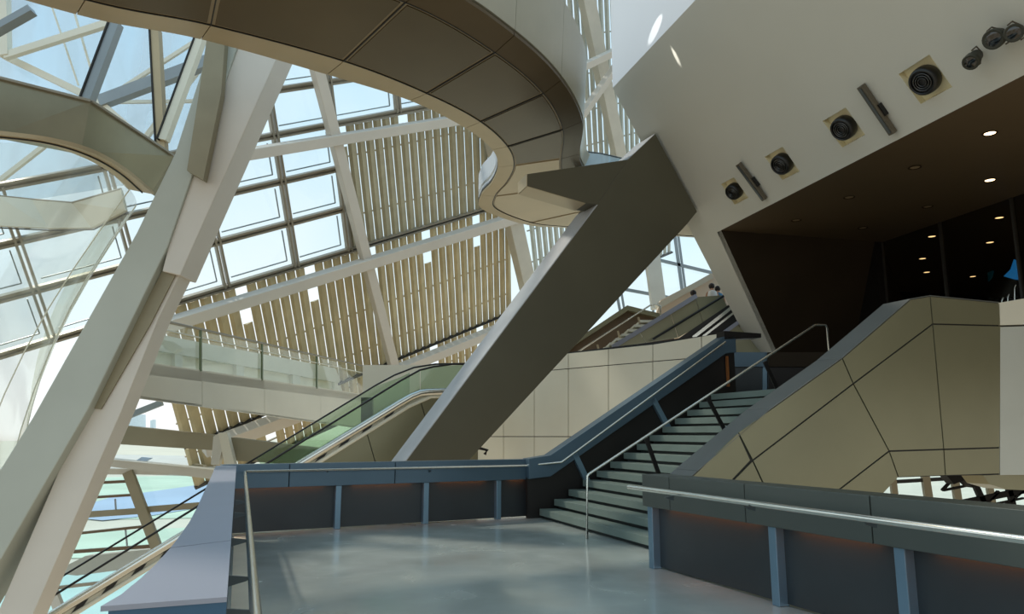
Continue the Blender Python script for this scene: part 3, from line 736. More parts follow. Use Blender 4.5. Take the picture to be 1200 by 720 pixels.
# ================================================================ FUNNEL COLLAR AND GLASS
rg = thing('ring_collar', 'faceted olive steel collar ring of the glass funnel at upper left', 'ring beam', (-9, 16, 7.2))
zc = 7.2
botN = [onZ(px, py, zc) for px, py in ((-90, 150), (0, 158), (95, 177), (178, 226))]
topN = [onZ(-90, 80, 8.25), onY(0, 92, 0.1), None, None]
def above(p, px, py):
    """point above horizontal position p whose image row is py"""
    d = ray(px, py); return CAM + d * (p.y / d.y)
tN = [above(botN[0], -90, 84), above(botN[1], 0, 92), above(botN[2], 106, 119), above(botN[3], 203, 183)]
for i in range(3):
    m = MB(); a, b, c_, d_ = botN[i], botN[i + 1], tN[i + 1], tN[i]
    m.prism([a, b, c_, d_], Vec((-.05, .25, 0))); m.build('outer_plate', M['ringm'], rg)
    m = MB(); m.beam(d_, c_, .12, .05); m.build('top_edge', M['mull'], rg)
# bottom curved rim (inner circle)
rin = smoothline([onZ(px, py, zc - .02) for px, py in ((-90, 158), (0, 163), (55, 170), (100, 186), (130, 203), (150, 222))], 6)
ro = smoothline([onZ(px, py, zc - .02) for px, py in ((-90, 148), (0, 158), (60, 166), (110, 180), (150, 203), (180, 228))], 6)
m = MB(); m.sheet([[a, b, b + UP * .08, a + UP * .08, a] for a, b in zip(rin, ro)], False); m.build('inner_rim', M['rim'], rg)
m = MB(); m.tube([a * .45 + b * .55 - UP * .01 for a, b in zip(rin, ro)], .018, 6); m.build('groove', M['seam'], rg)
rg2 = thing('ring_collar', 'pale far side of the funnel collar, below the olive one', 'ring beam', (-11, 20, 7.2))  # sunlight on this far side is put into its pale plates
bf = [onZ(px, py, zc) for px, py in ((-90, 258), (0, 266), (60, 269), (110, 268), (150, 248))]
tf = [above(bf[0], -90, 224), above(bf[1], 0, 231), above(bf[2], 40, 235), above(bf[3], 87, 239), above(bf[4], 144, 223)]
for i in range(4):
    m = MB(); m.prism([bf[i] , bf[i + 1], tf[i + 1], tf[i]], Vec((0, -.12, 0))); m.build('plate', M['ringw'], rg2)
m = MB(); m.tube([p - Vec((0, .1, 0)) for p in tf], .03, 6); m.build('top_edge', M['mull'], rg2)
m = MB(); m.tube([p - UP * .03 for p in bf], .02, 6); m.build('groove', M['seam'], rg2)
# glass funnel: cone hanging from the ring
fu = thing('glass_funnel', 'translucent curved glass funnel with pale vertical joints hanging left of the white columns', 'glazing', (-9, 17, -1))
tp = [(-60, 165), (60, 172), (120, 198), (152, 222), (160, 240), (150, 252), (120, 262)]
bt = [(-220, 700), (-160, 660), (-100, 640), (-50, 620), (0, 600), (20, 560), (30, 520)]
tops_ = smoothline([onZ(x, y, zc - .1) for x, y in tp], 5); 
tY = [p.y for p in tops_]
bots = smoothline([onY(x, y, 13.5 + i * .8) for i, (x, y) in enumerate(bt)], 5)
rows = []
for a, b in zip(tops_, bots):
    rows.append([a + (b - a) * t + Vec((.5 * math.sin(math.pi * t) * -1.0, 0, 0)) for t in [k / 8 for k in range(9)]])
for k in range(0, len(rows) - 1, 5):
    m = MB(); m.sheet(rows[k:k + 6]); m.build('glass_sheet', M['glassfunnel'] if k < 20 else M['glassedge'], fu)
    if k >= 15: m = MB(); m.tube(rows[k], .014, 6); m.build('joint', M['ringw'], fu)
# posts standing on the collar
def postthing(label, a, b, Ya, w, m_, edge=True):
    s = thing('collar_post', label, 'post', onY(*b, Ya))
    p, q = onY(*a, Ya), onY(*b, Ya); m = MB(); m.beam(p, q, w, .22, side=Vec((1, 0, 0))); m.build('post', m_, s)
    if edge:
        m = MB(); m.beam(p - Vec((w * .58, .02, 0)), q - Vec((w * .58, .02, 0)), .04, .24, side=Vec((1, 0, 0))); m.build('gasket', M['seam'], s)
postthing('grey leaning post on the collar, leftmost of the posts', (137, 28), (101, 124), 14.9, .2, M['mullblue'])
postthing('beige upright post on the collar with a black left edge', (183, 36), (191, 184), 17.3, .2, M['rim'])
postthing('white slanted post with black edge beside the thick column', (236, 45), (192, 165), 17.2, .2, M['ringw'])
postthing('dark grey bar crossing the top left corner', (38, 12), (-8, 38), 14, .15, M['mullblue'], False)
# outer white truss bars
def ybar(label, a, b, Y, w, m_='ringw', Y2=None, cat='truss bar', name='truss_bar', group=None):
    m = MB(); m.beam(onY(*a, Y), onY(*b, Y2 or Y), w, w * .8, side=Vec((1, 0, 0)) if abs(a[0] - b[0]) < abs(a[1] - b[1]) else Vec((0, 0, 1))); return m.build(name, M[m_], None, label=label, cat=cat, group=group)
tb = [((6, 66), (160, 17)), ((6, 66), (118, 120)), ((-20, 50), (6, 66)), ((6, 66), (4, -30)), ((80, -10), (118, 120)), ((118, 120), (270, 22)), ((118, 120), (262, 66)), ((118, 120), (-30, 235)), ((168, 165), (265, 40)), ((118, 120), (170, 165)), ((60, 5), (92, 100)), ((118, 120), (280, 118))]
wid = [.22, .2, .2, .3, .06, .12, .36, .14, .16, .16, .05, .1]
for i, ((a, b), w) in enumerate(zip(tb, wid)):
    ybar('white bar of the outer roof truss behind the collar glass', a, b, 21 + (i % 3) * .5, w, 'ringw' if i != 6 else 'mullblue', group='outer roof truss bars')
rgls = MB(); rgls.prism([onY(*p, 22.8) for p in ((-60, -40), (250, -40), (250, 200), (-60, 250))], Vec((0, .03, 0)))
rgls.build('roof_glass', glass('roof_glass', (240, 246, 250), .05, veil=.2, veilcol=(235, 240, 245)), None, label='large clear roof glass sheet behind the truss bars', cat='glazing', kind=None)

# ================================================================ BALCONY (mid left)
bn = Vec((.174, .985, 0)).normalized(); bperp = Vec((bn.y, -bn.x, 0)); bq = onY(300, 446, 22)
def Bl(px, py, off=0): return onP(px, py, bq - bperp * off, bperp)
# face plane contains direction bn -> its normal is bperp
bl = thing('balcony', 'long pale balcony gallery with panelled fascia crossing behind the white columns', 'balcony', bq)
ft = lambda x: 423 + (x - 165) * .149; fb = lambda x: 462 + (x - 120) * .135
xs = [135, 150, 237, 310, 376, 428]
for a, b in zip(xs, xs[1:]):
    P3 = inset([Bl(a, ft(a)), Bl(b, ft(b)), Bl(b, fb(b)), Bl(a, fb(a))], .01, bperp); m = MB(); m.prism(P3, -bperp * .05); m.build('fascia_panel', M['tile'], bl)
# deck
d0, d1 = Bl(135, ft(135)), Bl(428, ft(428)); m = MB(); m.prism([d0 - UP * .05, d1 - UP * .05, d1 - bperp * 1.25 - UP * .05, d0 - bperp * 1.25 - UP * .05], UP * -.25); m.build('deck', M['tile'], bl)
f0, f1 = Bl(135, fb(135)), Bl(428, fb(428)); m = MB(); m.prism([f0 + UP * .02, f1 + UP * .02, f1 - bperp * 1.2 + UP * .2, f0 - bperp * 1.2 + UP * .2], UP * .05); m.build('soffit_plate', M['tile'], bl)
# back wall with pilasters
bw = thing('gallery_wall', 'cream gallery wall with shallow square bays behind the glass balustrade', 'wall', bq)
off = 1.3
def Bk(px, py, o=off): return onP(px, py, bq - bperp * o, bperp)
tt = lambda x: 391 + (x - 180) * .19
m = MB(); m.prism([Bk(130, tt(130)), Bk(450, tt(450)), Bk(450, 490), Bk(130, 462)], -bperp * .2); m.build('backing', mat('gallery_cream', (240, 236, 214), .6), bw)
m = MB(); m.prism([Bk(130, tt(130), off - .15), Bk(450, tt(450), off - .15), Bk(450, tt(450) + 16, off - .15), Bk(130, tt(130) + 20, off - .15)], -bperp * .2); m.build('cornice', M['ringw'], bw)
for x in (205, 277, 343, 392, 428):
    m = MB(); m.prism([Bk(x, tt(x) + 15, off - .12), Bk(x + 9, tt(x) + 16, off - .12), Bk(x + 9, ft(x) + 25, off - .12), Bk(x, ft(x) + 25, off - .12)], -bperp * .15); m.build('pilaster', M['ringw'], bw)
bg = thing('glass_balustrade', 'long glass balustrade with slim green posts along the balcony gallery', 'balustrade', bq)
rt = lambda x: 376 + (x - 190) * .226
xs2 = [135, 165, 235, 307, 371, 430]
for a, b in zip(xs2, xs2[1:]):
    m = MB(); m.prism([Bl(a, rt(a) + 2, .03), Bl(b, rt(b) + 2, .03), Bl(b, ft(b), .03), Bl(a, ft(a), .03)], -bperp * .02); m.build('pane', M['glassrail'], bg)
for x in xs2[1:]:
    m = MB(); m.beam(Bl(x, rt(x)), Bl(x, ft(x) + 2), .06, .05, side=bn); m.build('post', mat('green_post_%d' % x, (96, 108, 76), .4), bg)
m = MB(); m.tube([Bl(135, rt(135)), Bl(430, rt(430))], .035, 8); m.build('top_rail', M['mull'], bg)
m = MB(); m.tube([Bl(135, rt(135) + 11), Bl(430, rt(430) + 8)], .02, 6); m.build('mid_rail', M['ringw'], bg)

# dark beige end block behind the escalator
yp([(425, 428), (560, 428), (560, 500), (425, 500)], 22.5, 'end_wall', M['tile'], 'beige panelled wall behind the top of the escalator', 'wall', .2)

# ================================================================ ESCALATOR (long one)
EQ = onY(400, 500, 18.5)
def Es(px, py, off=0.0): return onP(px, py, EQ + V * off, V)
es = thing('escalator', 'long escalator with green glass sides and bright steel decking rising from lower left', 'escalator', Es(100, 700))
# deck band
dk0, dk1 = (40, 734), (468, 473); dkc = [(482, 465), (492, 461), (500, 460), (560, 458)]
pathd = [Es(*dk0), Es(*dk1)] + [Es(*p) for p in dkc]
m = MB()
for off_, w in ((-.05, .10), (.12, .08)):
    m.tube([p + V * off_ for p in pathd], w, 8)
m.build('deck_trim', M['steel'], es)
m = MB(); rows = []
for p in pathd: rows.append([p - UP * .02, p + V * 1.3 - UP * .02])
m.sheet(rows, False); m.build('step_bed', M['black'], es)
# toothed underside (dark gaps) = inclined row of steps
stp = thing  # (name kept for readability)
p0, p1 = Es(*dk0), Es(*dk1); dd = (p1 - p0)
ns = int(dd.length / .62)
for k in range(ns):
    c = p0 + dd * ((k + .5) / ns) - UP * .27
    u_ = dd.normalized(); c = c + UP * .10; m = MB(); m.prism([c - u_ * .2 - UP * .06, c + u_ * .06 - UP * .06, c + u_ * .2 + UP * .06, c - u_ * .06 + UP * .06], V * .04); m.build('notch', M['black'], es)
m = MB(); m.prism([Es(40, 735, .035), Es(482, 466, .035), Es(500, 462, .035), Es(505, 466, .035), Es(480, 477, .035), Es(52, 743, .035)], V * .03); m.build('skirt_plate', M['ringw'], es)
m = MB(); low = [(52, 742), (480, 476), (505, 465), (560, 464)]
m.tube([Es(*p) for p in low], .05, 8); m.build('lower_trim', M['ringw'], es)
# side cladding below
sp1 = [(60, 740), (480, 477), (505, 466), (560, 465)]
cl = [[(300, 600), (300, 588), (430, 508), (445, 560), (445, 600)], [(430, 508), (480, 477), (493, 471), (502, 502), (520, 560), (445, 560)], [(493, 471), (505, 466), (560, 465), (560, 560), (520, 560), (502, 502)]]
m = MB(); m.prism([Es(*q, .09) for q in [(300, 600), (300, 589), (480, 478), (505, 467), (560, 466), (560, 600)]], V * .05); m.build('side_backing', M['seam'], es)
for p in cl:
    P3 = inset([Es(*q, .02) for q in p], .01, V); m = MB(); m.prism(P3, V * .05); m.build('side_panel', M['clad'], es)
# handrails
h1_ = [(20, 708), (440, 452), (462, 440), (485, 431), (510, 427), (560, 426)]
h2_ = [(20, 725), (470, 446), (492, 434), (508, 430), (530, 427), (560, 427)]
m = MB(); m.tube([Es(*p, 1.2) for p in h1_], .024, 8); m.build('handrail', M['black'], es)
m = MB(); m.tube([Es(*p, .0) for p in h2_], .026, 8); m.build('handrail', M['black'], es)
pz = [(60, 700), (470, 446), (492, 434), (508, 430), (560, 427), (560, 460), (500, 460), (468, 473), (60, 722)]
for p, o_ in (([(250, 583), (470, 447), (492, 435), (492, 461), (468, 473), (250, 606)], .04), ([(493, 434), (508, 430), (560, 427), (560, 459), (500, 460), (493, 461)], .04), ([(300, 538), (440, 453), (470, 442), (480, 437), (480, 470), (465, 477), (320, 560)], 1.15)):
    m = MB(); m.prism([Es(*q, o_) for q in p], V * .015); m.build('glass_side', M['glassgreen'], es)
fin_ = yp([(423, 466), (436, 466), (436, 500), (423, 500)], 21.5, 'newel_box', M['panelbr'], 'dark box post at the balcony end behind the escalator glass', 'post', .2)

# ================================================================ IVORY PANEL WALL behind the stairs + upper stair, upper escalator
wd = Vec((1.035, -1, 0)).normalized(); wn = Vec((wd.y, -wd.x, 0)); wn = wn if wn.y > 0 else -wn
wq = onY(713, 410, 21)
def Iw(px, py, off=0): return onP(px, py, wq + wn * off, wn)
iw = thing('panel_wall', 'ivory square-panelled wall behind the strut and the far stair parapet', 'wall', wq)
xs = [545, 590, 626, 666, 713, 765, 822, 846]
tw = lambda x: 421 - (x - 600) * .105 - max(0, (x - 765)) * .06; t2w = lambda x: 438 - (x - 600) * .085
m = MB(); m.prism([Iw(545, tw(545) + 1, .04), Iw(846, tw(846) + 1, .04), Iw(846, 540, .04), Iw(545, 540, .04)], wn * .25); m.build('core', M['seam'], iw)
for a, b in zip(xs, xs[1:]):
    for f1, f2 in ((tw, t2w), (t2w, lambda x: 512), (lambda x: 512, lambda x: 545)):
        P3 = inset([Iw(a, f1(a)), Iw(b, f1(b)), Iw(b, f2(b)), Iw(a, f2(a))], .012, wn); m = MB(); m.prism(P3, wn * .035); m.build('panel', M['tile'], iw)
# upper stair
us = thing('upper_staircase', 'small distant staircase with brown side walls behind the ivory wall', 'staircase', onY(715, 412, 24))
m = MB(); m.prism([onY(*p, 25.5) for p in ((655, 420), (672, 405), (735, 365), (772, 372), (790, 380), (790, 425))], Vec((0, .2, 0))); m.build('side_wall', M['brown'], us)
m = MB(); m.prism([onY(*p, 25.2) for p in ((650, 424), (672, 400), (735, 358), (775, 368), (774, 373), (736, 364), (676, 403), (655, 424))], Vec((0, .3, 0))); m.build('cap', M['clad'], us)
for k in range(7):
    a = onY(706 + k * 7.0, 410 - k * 5.2, 23.5); m = MB(); m.box(a + Vec((.35, .5, 0)), Vec((.35, 0, 0)), Vec((0, .9, 0)), Vec((0, 0, .04))); m.build('step', M['tile'], us)
for k, (x, y) in enumerate(((700, 404), (724, 388), (748, 372))):
    m = MB(); m.beam(onY(x, y, 23.3), onY(x + 4, y + 15, 23.3), .06, .05, side=Vec((1, 0, 0))); m.build('post', M['rim'], us)
ur = thing('handrail', 'thin steel handrail climbing the small distant staircase', 'handrail', onY(700, 400, 23.2))
m = MB(); m.tube([onY(*p, 23.2) for p in ((678, 412), (762, 358), (768, 357), (774, 359), (774, 372))], .025, 8); m.build('rail', M['steel'], ur)
# upper escalator: bronze side panels, blue rim
ue = thing('escalator', 'distant upper escalator with olive side panels and a pale blue rim, climbing to the right', 'escalator', onY(800, 390, 21))
def Ue(px, py, o=0): return onY(px, py, 21.5 + o)
for p in ([(722, 407), (750, 390), (757, 402)], [(750, 390), (786, 367), (795, 396), (757, 402)], [(786, 367), (815, 348), (824, 380), (795, 396)], [(815, 348), (846, 346), (853, 360), (824, 381)], ):
    P3 = inset([Ue(*q) for q in p], .01, Vec((0, 1, 0))); m = MB(); m.prism(P3, Vec((0, .05, 0))); m.build('side_panel', M['clad'], ue)
m = MB(); m.beam(Ue(718, 407, -.05), Ue(816, 347, -.05), .13, .1, side=UP); m.build('rim', M['ledge'], ue)
m = MB(); m.prism([Ue(*p, -.1) for p in ((757, 403), (795, 397), (856, 356), (872, 372), (842, 392), (820, 398))], Vec((0, .05, 0))); m.build('step_bed', M['panelbr'], ue)
m = MB(); m.beam(Ue(812, 396, -.3), Ue(858, 360, -.3), .09, .08, side=UP); m.beam(Ue(822, 396, -.35), Ue(862, 365, -.35), .06, .05, side=UP); m.build('deck_trim', M['steel'], ue)
m = MB(); m.tube([Ue(765, 398, -.3), Ue(848, 347, -.3)], .035, 8); m.build('handrail', M['black'], ue)
m = MB(); m.prism([Ue(*p, -.6) for p in ((838, 398), (872, 374), (905, 420), (850, 420))], Vec((0, .05, 0))); m.build('side_panel', M['clad'], ue)
m = MB(); m.beam(Ue(843, 394, -.65), Ue(868, 376, -.65), .1, .1, side=UP); m.build('rim', M['ledge'], ue)
# upper corridor wall
cr_ = thing('corridor_parapet', 'cream sloping parapet of the distant upper corridor', 'parapet', onY(800, 350, 28))
m = MB(); m.prism([onY(*p, 28) for p in ((768, 373), (774, 352), (840, 318), (870, 330), (880, 380), (780, 400))], Vec((0, .3, 0))); m.build('panel', M['cream'], cr_)
m = MB(); m.prism([onY(*p, 27.9) for p in ((770, 356), (834, 320), (836, 326), (773, 362))], Vec((0, .45, 0))); m.build('cap', M['tile'], cr_)
# distant window wall
w3 = thing('window_3', None, None, onY(760, 330, 34)); w3['kind'] = 'structure'; w3['label'] = 'tall glass wall with grey mullions behind the upper corridor'
def wb(a, b, w, m_='mullblue', Y=34):
    m = MB(); m.beam(onY(*a, Y), onY(*b, Y), w, w * .8, side=Vec((1, 0, 0)) if abs(a[0] - b[0]) < abs(a[1] - b[1]) else UP); m.build('mullion', M[m_], w3)
wb((790, 270), (800, 345), .14); wb((794, 270), (804, 345), .1); wb((755, 300), (768, 380), .1); wb((720, 330), (728, 372), .12); wb((726, 330), (733, 372), .1)
wb((760, 302), (835, 320), .14); wb((725, 338), (790, 350), .14)
m = MB(); m.prism([onY(*p, 34.2) for p in ((690, 260), (880, 260), (880, 420), (690, 420))], Vec((0, .04, 0))); m.build('pane', M['glass'], w3)
ybar('pale round-edged pillar in front of the distant glass wall', (762, 285), (772, 362), 32, .62, 'lintel', cat='column', name='pillar')
yp([(690, 398), (706, 388), (735, 383), (720, 392), (700, 404)], 30, 'awning', M['ringw'], 'small white slab outside the distant glass, left of the stair', 'canopy', .3)

m = MB(); hz_ = onY(834, 333, 27).z - 1.72; m.prism([Vec((6.0, 25.5, hz_)), Vec((10, 25.5, hz_)), Vec((10, 29, hz_)), Vec((6.0, 29, hz_))], (0, 0, -.2)); struct('floor_corridor', m, M['cream'])
# people on the upper corridor
def person(label, px, py_top, Y, h, shirt, legs, lean=0):
    head = onY(px, py_top, Y) ; base = head - UP * h
    s = thing('person', label, 'person', base)
    u = h / 1.75
    def P(x, z, y=0): return base + Vec((x * u, y * u, z * u))
    me = bpy.data.meshes.new('body'); bm = bmesh.new(); ly = bm.verts.layers.skin.verify()
    spec = [(0, .95, .15), (0, 1.2, .14), (0, 1.42, .13), (0, 1.52, .055), (0, 1.62, .09), (0, 1.68, .085),
            (.1, .9, .09), (.11, .5, .065), (.11, .08, .05), (-.1, .9, .09), (-.11, .5, .065), (-.11, .08, .05),
            (.19, 1.4, .055), (.26, 1.14, .045), (.18, .98, .035), (-.19, 1.4, .055), (-.26, 1.14, .045), (-.12, 1.05, .035)]
    vs = [bm.verts.new((x * u, (-.12 if i in (14, 17) else 0) * u, z * u)) for i, (x, z, r) in enumerate(spec)]
    for v, (x, z, r) in zip(vs, spec): v[ly].radius = (r * u, r * u * .85)
    for a, b in ((0, 1), (1, 2), (2, 3), (3, 4), (4, 5), (0, 6), (6, 7), (7, 8), (0, 9), (9, 10), (10, 11), (2, 12), (12, 13), (13, 14), (2, 15), (15, 16), (16, 17)): bm.edges.new((vs[a], vs[b]))
    vs[0][ly].use_root = True
    bm.to_mesh(me); bm.free(); me.materials.append(M['skin'])
    o = bpy.data.objects.new('body', me); COL.objects.link(o); o.parent = s
    o.modifiers.new('skin', 'SKIN'); sb_ = o.modifiers.new('sub', 'SUBSURF'); sb_.levels = 1; sb_.render_levels = 1
    m = MB(); m.lathe(base, UP, [(.93 * u, .19 * u), (1.1 * u, .185 * u), (1.3 * u, .2 * u), (1.44 * u, .17 * u), (1.5 * u, .07 * u)], 14); m.build('shirt', shirt, s)
    m = MB(); m.lathe(P(0, 1.66, .02), UP, [(-.1 * u, .07 * u), (-.03 * u, .115 * u), (.05 * u, .115 * u), (.1 * u, .08 * u), (.125 * u, .02 * u)], 14); m.build('hair', M['hair'], s)
    return s
person('person in a white shirt standing on the upper corridor behind the parapet', 834, 333, 27, 1.7, M['shirt'], None)
person('person in a pale blue top beside the one in white on the upper corridor', 841, 336, 27.2, 1.65, M['shirtblue'], None)
person('person of whom only the dark-haired head shows above the escalator rim', 812.5, 341, 26, 1.65, M['hair'], None)

# ================================================================ LOWER LEFT: beams, decks, outer window
def pbeam(label, poly, Y, dp, m_, name='deck_beam'): return yp(poly, Y, name, M[m_], label, 'beam', dp)
pbeam('taupe horizontal beam under the balcony, left of the forked prop', [(60, 492), (133, 498), (250, 510), (250, 528), (125, 520), (60, 514)], 20, .5, 'taupe')
pbeam('taupe horizontal beam under the balcony, right of the forked prop', [(270, 513), (400, 529), (400, 548), (270, 540)], 20.2, .5, 'taupe')
pbeam('pale beam below the taupe one, ending at the lilac ledge', [(60, 543), (110, 545), (250, 562), (250, 551), (112, 537), (60, 535)], 21, .6, 'lintel')
pr_ = thing('forked_prop', 'pale forked prop carrying the taupe beams under the balcony', 'prop', onY(262, 545, 19.9))
m = MB(); m.prism([onY(*p, 19.9) for p in ((250, 512), (258, 507), (262, 520), (256, 545), (247, 545))], Vec((0, .2, 0))); m.build('arm', M['lintel'], pr_)
m = MB(); m.prism([onY(*p, 19.85) for p in ((256, 508), (266, 507), (275, 545), (263, 545))], Vec((0, .2, 0))); m.build('arm', M['tile'], pr_)
m = MB(); m.prism([onZ(*p, .35) for p in ((60, 532), (260, 535), (250, 552), (60, 547))], (0, 0, -.2)); m.build('lower_deck', M['concrete'], None, label='sunlit pale terrace deck between the two beams at left', cat='deck')
m = MB(); m.prism([onY(*p, 26) for p in ((154, 543), (166, 536), (178, 537), (166, 544))], Vec((0, .1, 0))); m.build('sun_shade', M['water'], None, label='small blue slanted panel standing on the sunlit terrace deck', cat='panel')
m = MB(); m.prism([onY(*p, 24) for p in ((220, 549), (226, 544), (238, 546), (237, 552))], Vec((0, .3, 0))); m.build('terrace_box', M['taupe'], None, label='small taupe box on the terrace deck by the forked prop', cat='box')
fpx = [((205, 545), (215, 515)), ((148, 545), (149, 533))]
w4 = thing('window_4', None, None, onY(150, 640, 22)); w4['kind'] = 'structure'; w4['label'] = 'outward-leaning window wall at lower left showing the green lawn'
def lb(a, b, w, Y=22, m_='taupe', nm='transom'):
    Y = 21.9 if nm == 'mullion' else Y
    m = MB(); m.beam(onY(*a, Y), onY(*b, Y), w, .15 if w > .05 else .03, side=Vec((1, 0, 0)) if abs(a[0] - b[0]) < abs(a[1] - b[1]) else UP); m.build(nm, M[m_], w4)
lb((20, 609), (165, 599), .17); lb((165, 598), (290, 588), .17); lb((20, 571), (156, 564), .08, m_='brown'); lb((20, 589), (160, 580), .07, m_='brown'); lb((20, 633), (172, 617), .07, m_='brown')
lb((0, 653), (184, 640), .09, m_='brown'); lb((30, 707), (60, 700), .06, m_='brown'); lb((0, 553), (250, 575 - 22), .16, m_='lintel'); lb((0, 697), (120, 683), .08, m_='mull')
lb((150, 553), (186, 648), .28, nm='mullion'); lb((55, 677), (72, 720), .26, nm='mullion', m_='lintel'); lb((18, 600), (36, 650), .22, nm='mullion', m_='lintel')
lb((135, 585), (136, 600), .04, m_='mullblue', nm='glazing_clip'); lb((147, 620), (149, 640), .04, m_='mullblue', nm='glazing_clip')
m = MB(); m.prism([onY(*p, 22.2) for p in ((-20, 548), (300, 548), (300, 760), (-20, 760))], Vec((0, .03, 0))); m.build('pane', M['glass'], w4)
sk = yp([(100, 652), (120, 650), (185, 643), (190, 662), (90, 675), (60, 672)], 23.5, 'terrace_slab', M['lintel'], 'grey-beige slab outside the lower left window', 'slab', .4)
# outside ground
m = MB(); m.add([(-900, 45, -12), (900, 45, -12), (900, 1500, -12), (-900, 1500, -12)], [(0, 1, 2, 3)]); struct('ground', m, M['plaza'])
def gpoly(poly, z, name, m_): 
    m = MB(); m.prism([onZ(*p, z) for p in poly], (0, 0, -.04)); return struct(name, m, m_)
gpoly([(-60, 565), (260, 556), (300, 575), (300, 606), (-60, 612)], -11.9, 'lawn', M['grass'])
gpoly([(60, 604), (130, 583), (250, 566), (300, 566), (300, 584), (180, 604), (120, 610)], -11.8, 'river', M['water'])
gpoly([(-80, 632), (300, 615), (300, 652), (-80, 656)], -11.9, 'lawn_near', M['grass'])
gpoly([(-120, 668), (300, 655), (300, 760), (-120, 760)], -11.9, 'lawn_aqua', M['aqua'])
# city beyond the gap: pale blue towers
for i, (x0, x1, yt) in enumerate(((141, 150, 477), (152, 168, 487), (176, 180, 493))):
    yp([(x0, 521), (x0, yt), (x1, yt - 1), (x1, 521)], 900 + i * 10, 'tower', M['tower'], ['pale blue distant tower, leftmost', 'wider pale blue distant tower beside it, in the middle', 'thin pale blue distant spire, rightmost'][i], 'building', 6)
ybar('thin steel bar crossing the bright gap under the balcony', (132, 495), (190, 472), 21, .16, 'mullblue', cat='bar', name='stay_bar')

# ================================================================ GAP AT LOWER RIGHT (under the clad wall)
w5 = thing('window_5', None, None, onY(1110, 590, 26)); w5['kind'] = 'structure'; w5['label'] = 'distant window wall seen through the gap under the clad wall'
for a, b, w in (((1044, 545), (1052, 610), .2), ((1082, 545), (1092, 610), .26), ((1116, 545), (1126, 610), .24), ((1155, 545), (1166, 610), .2)):
    m = MB(); m.beam(onY(*a, 26), onY(*b, 26), w, .15, side=Vec((1, 0, 0))); m.build('mullion', M['taupe'], w5)
m = MB(); m.beam(onY(1030, 566, 26), onY(1200, 556, 26), .12, .1, side=UP); m.build('transom', M['seam'], w5)
m = MB(); m.prism([onY(*p, 26.3) for p in ((1000, 540), (1320, 540), (1320, 640), (1000, 640))], Vec((0, .03, 0))); m.build('pane', M['glass'], w5)
tr5 = [((1105, 594), (1215, 572), .22), ((1105, 575), (1150, 566), .08), ((1104, 575), (1118, 560), .07), ((1138, 558), (1158, 602), .22), ((1150, 596), (1170, 576), .08), ((1180, 566), (1190, 604), .2), ((1172, 598), (1200, 574), .08), ((1160, 592), (1200, 584), .06)]
for i, (a, b, w) in enumerate(tr5):
    w *= .55; m = MB(); m.beam(onY(*a, 17), onY(*b, 17), w, .1, side=Vec((1, 0, 0)) if abs(a[0] - b[0]) < abs(a[1] - b[1]) else UP)
    m.build('truss_bar', M['dark'], None, label='dark steel truss bar seen in the gap under the clad wall', cat='truss bar', group='dark truss bars under the clad wall')
m = MB(); m.prism([onY(*p, 16.6) for p in ((1109, 557), (1160, 556), (1150, 569), (1140, 572), (1130, 563), (1118, 568))], Vec((0, .3, 0))); m.build('gusset', M['dark'], None, label='black steel gusset block hanging under the clad wall', cat='gusset')
m = MB(); m.tube([onY(552, 531, 19), onY(560, 525, 19), onY(571, 528, 19), onY(568, 533, 19)], .05, 6); m.build('table_edge', M['panelbr'], None, label='dark tilted frame glimpsed just above the far parapet beside the strut', cat='frame')

m = MB(); m.prism([Vec((1, -12, 12.5)), Vec((22, -12, 12.5)), Vec((22, 12, 12.5)), Vec((5, 12, 12.5))], UP * .4); struct('shade_slab_upper', m, M['wall'])  # unseen slab added overhead to dim the landing and right wall
# ================================================================ WORLD + LIGHT
wd_ = bpy.data.worlds.new('world'); scene.world = wd_; wd_.use_nodes = True
nt = wd_.node_tree; nt.nodes.clear()
out = nt.nodes.new('ShaderNodeOutputWorld'); bgd = nt.nodes.new('ShaderNodeBackground')
tc = nt.nodes.new('ShaderNodeTexCoord'); sep = nt.nodes.new('ShaderNodeSeparateXYZ'); nt.links.new(tc.outputs['Generated'], sep.inputs[0])
rp = nt.nodes.new('ShaderNodeValToRGB'); cr = rp.color_ramp
cr.elements[0].position = 0.485; cr.elements[0].color = lin((170, 156, 128))
cr.elements[1].position = 1; cr.elements[1].color = lin((150, 196, 228))
e = cr.elements.new(.5); e.color = lin((244, 248, 246)); e = cr.elements.new(.62); e.color = lin((214, 236, 244)); e = cr.elements.new(.75); e.color = lin((184, 220, 240))
ma = nt.nodes.new('ShaderNodeMath'); ma.operation = 'MULTIPLY_ADD'; ma.inputs[1].default_value = .5; ma.inputs[2].default_value = .5
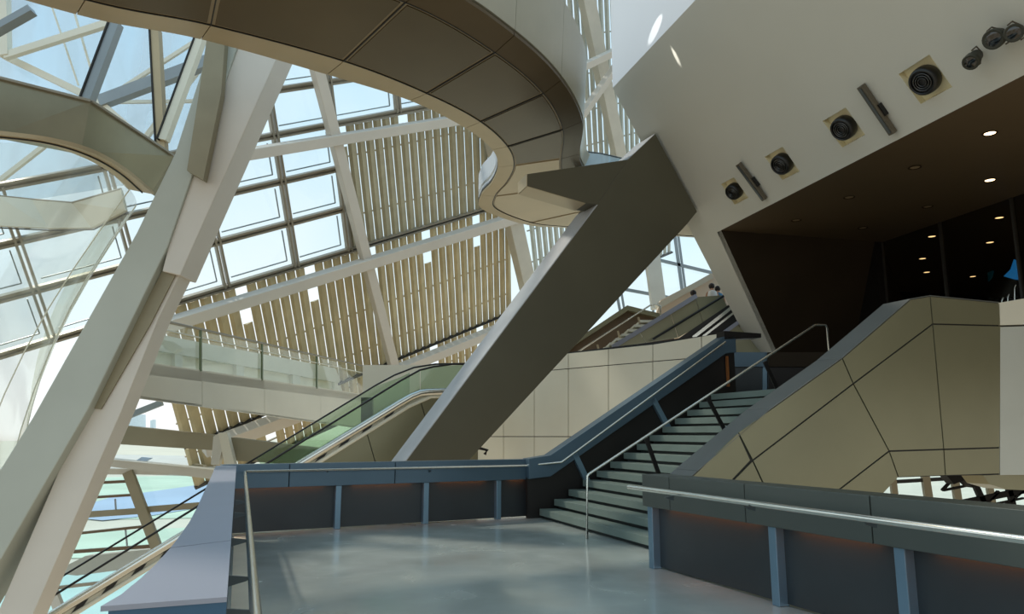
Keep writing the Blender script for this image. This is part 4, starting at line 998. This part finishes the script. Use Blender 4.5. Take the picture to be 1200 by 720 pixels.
nt.links.new(sep.outputs[2], ma.inputs[0]); nt.links.new(ma.outputs[0], rp.inputs[0])
nz = nt.nodes.new('ShaderNodeTexNoise'); nz.inputs['Scale'].default_value = 3; nz.inputs['Detail'].default_value = 4; nt.links.new(tc.outputs['Generated'], nz.inputs[0])
r2 = nt.nodes.new('ShaderNodeMapRange'); r2.inputs['From Min'].default_value = .45; r2.inputs['From Max'].default_value = .7; r2.inputs['To Max'].default_value = .5
nt.links.new(nz.outputs[0], r2.inputs[0])
mx = nt.nodes.new('ShaderNodeMix'); mx.data_type = 'RGBA'; mx.inputs[7].default_value = lin((244, 248, 250))
nt.links.new(r2.outputs[0], mx.inputs[0]); nt.links.new(rp.outputs[0], mx.inputs[6]); nt.links.new(mx.outputs[2], bgd.inputs[0])
bgd.inputs[1].default_value = 1.0; nt.links.new(bgd.outputs[0], out.inputs[0])
sun = bpy.data.lights.new('sun', 'SUN'); sun.energy = 1.6; sun.angle = math.radians(3); sun.color = (1, .93, .8)
so = bpy.data.objects.new('sun', sun); COL.objects.link(so); so.rotation_euler = Vec((.55, -.30, -.75)).to_track_quat('-Z', 'Y').to_euler()
for k, (px, py, e_, sz) in enumerate(((768, 34, 260, 3.2), (792, 66, 200, 1.8))):  # added spots with no real fixture, imitating reflected glints on the wall
    tg = onP(px, py, Pa, Vec((Pc - Pa).cross(UP)).normalized()) if k == 0 else Wp(px, py)
    sl = bpl_ = bpy.data.lights.new('glint_helper_spot', 'SPOT'); sl.energy = e_ * 12; sl.spot_size = math.radians(sz); sl.spot_blend = .3; sl.shadow_soft_size = .02; sl.color = (1, .97, .9)
    lo_ = bpy.data.objects.new('glint_helper_spot', sl); COL.objects.link(lo_); lo_.location = tg + (Vec((-1.2, -6, 2.2)) if k == 0 else Vec((-2.5, -1.5, 2.2))); lo_.rotation_euler = (tg - lo_.location).to_track_quat('-Z', 'Y').to_euler()
scene.view_settings.view_transform = 'Standard'; scene.view_settings.look = 'None'; scene.view_settings.exposure = .28
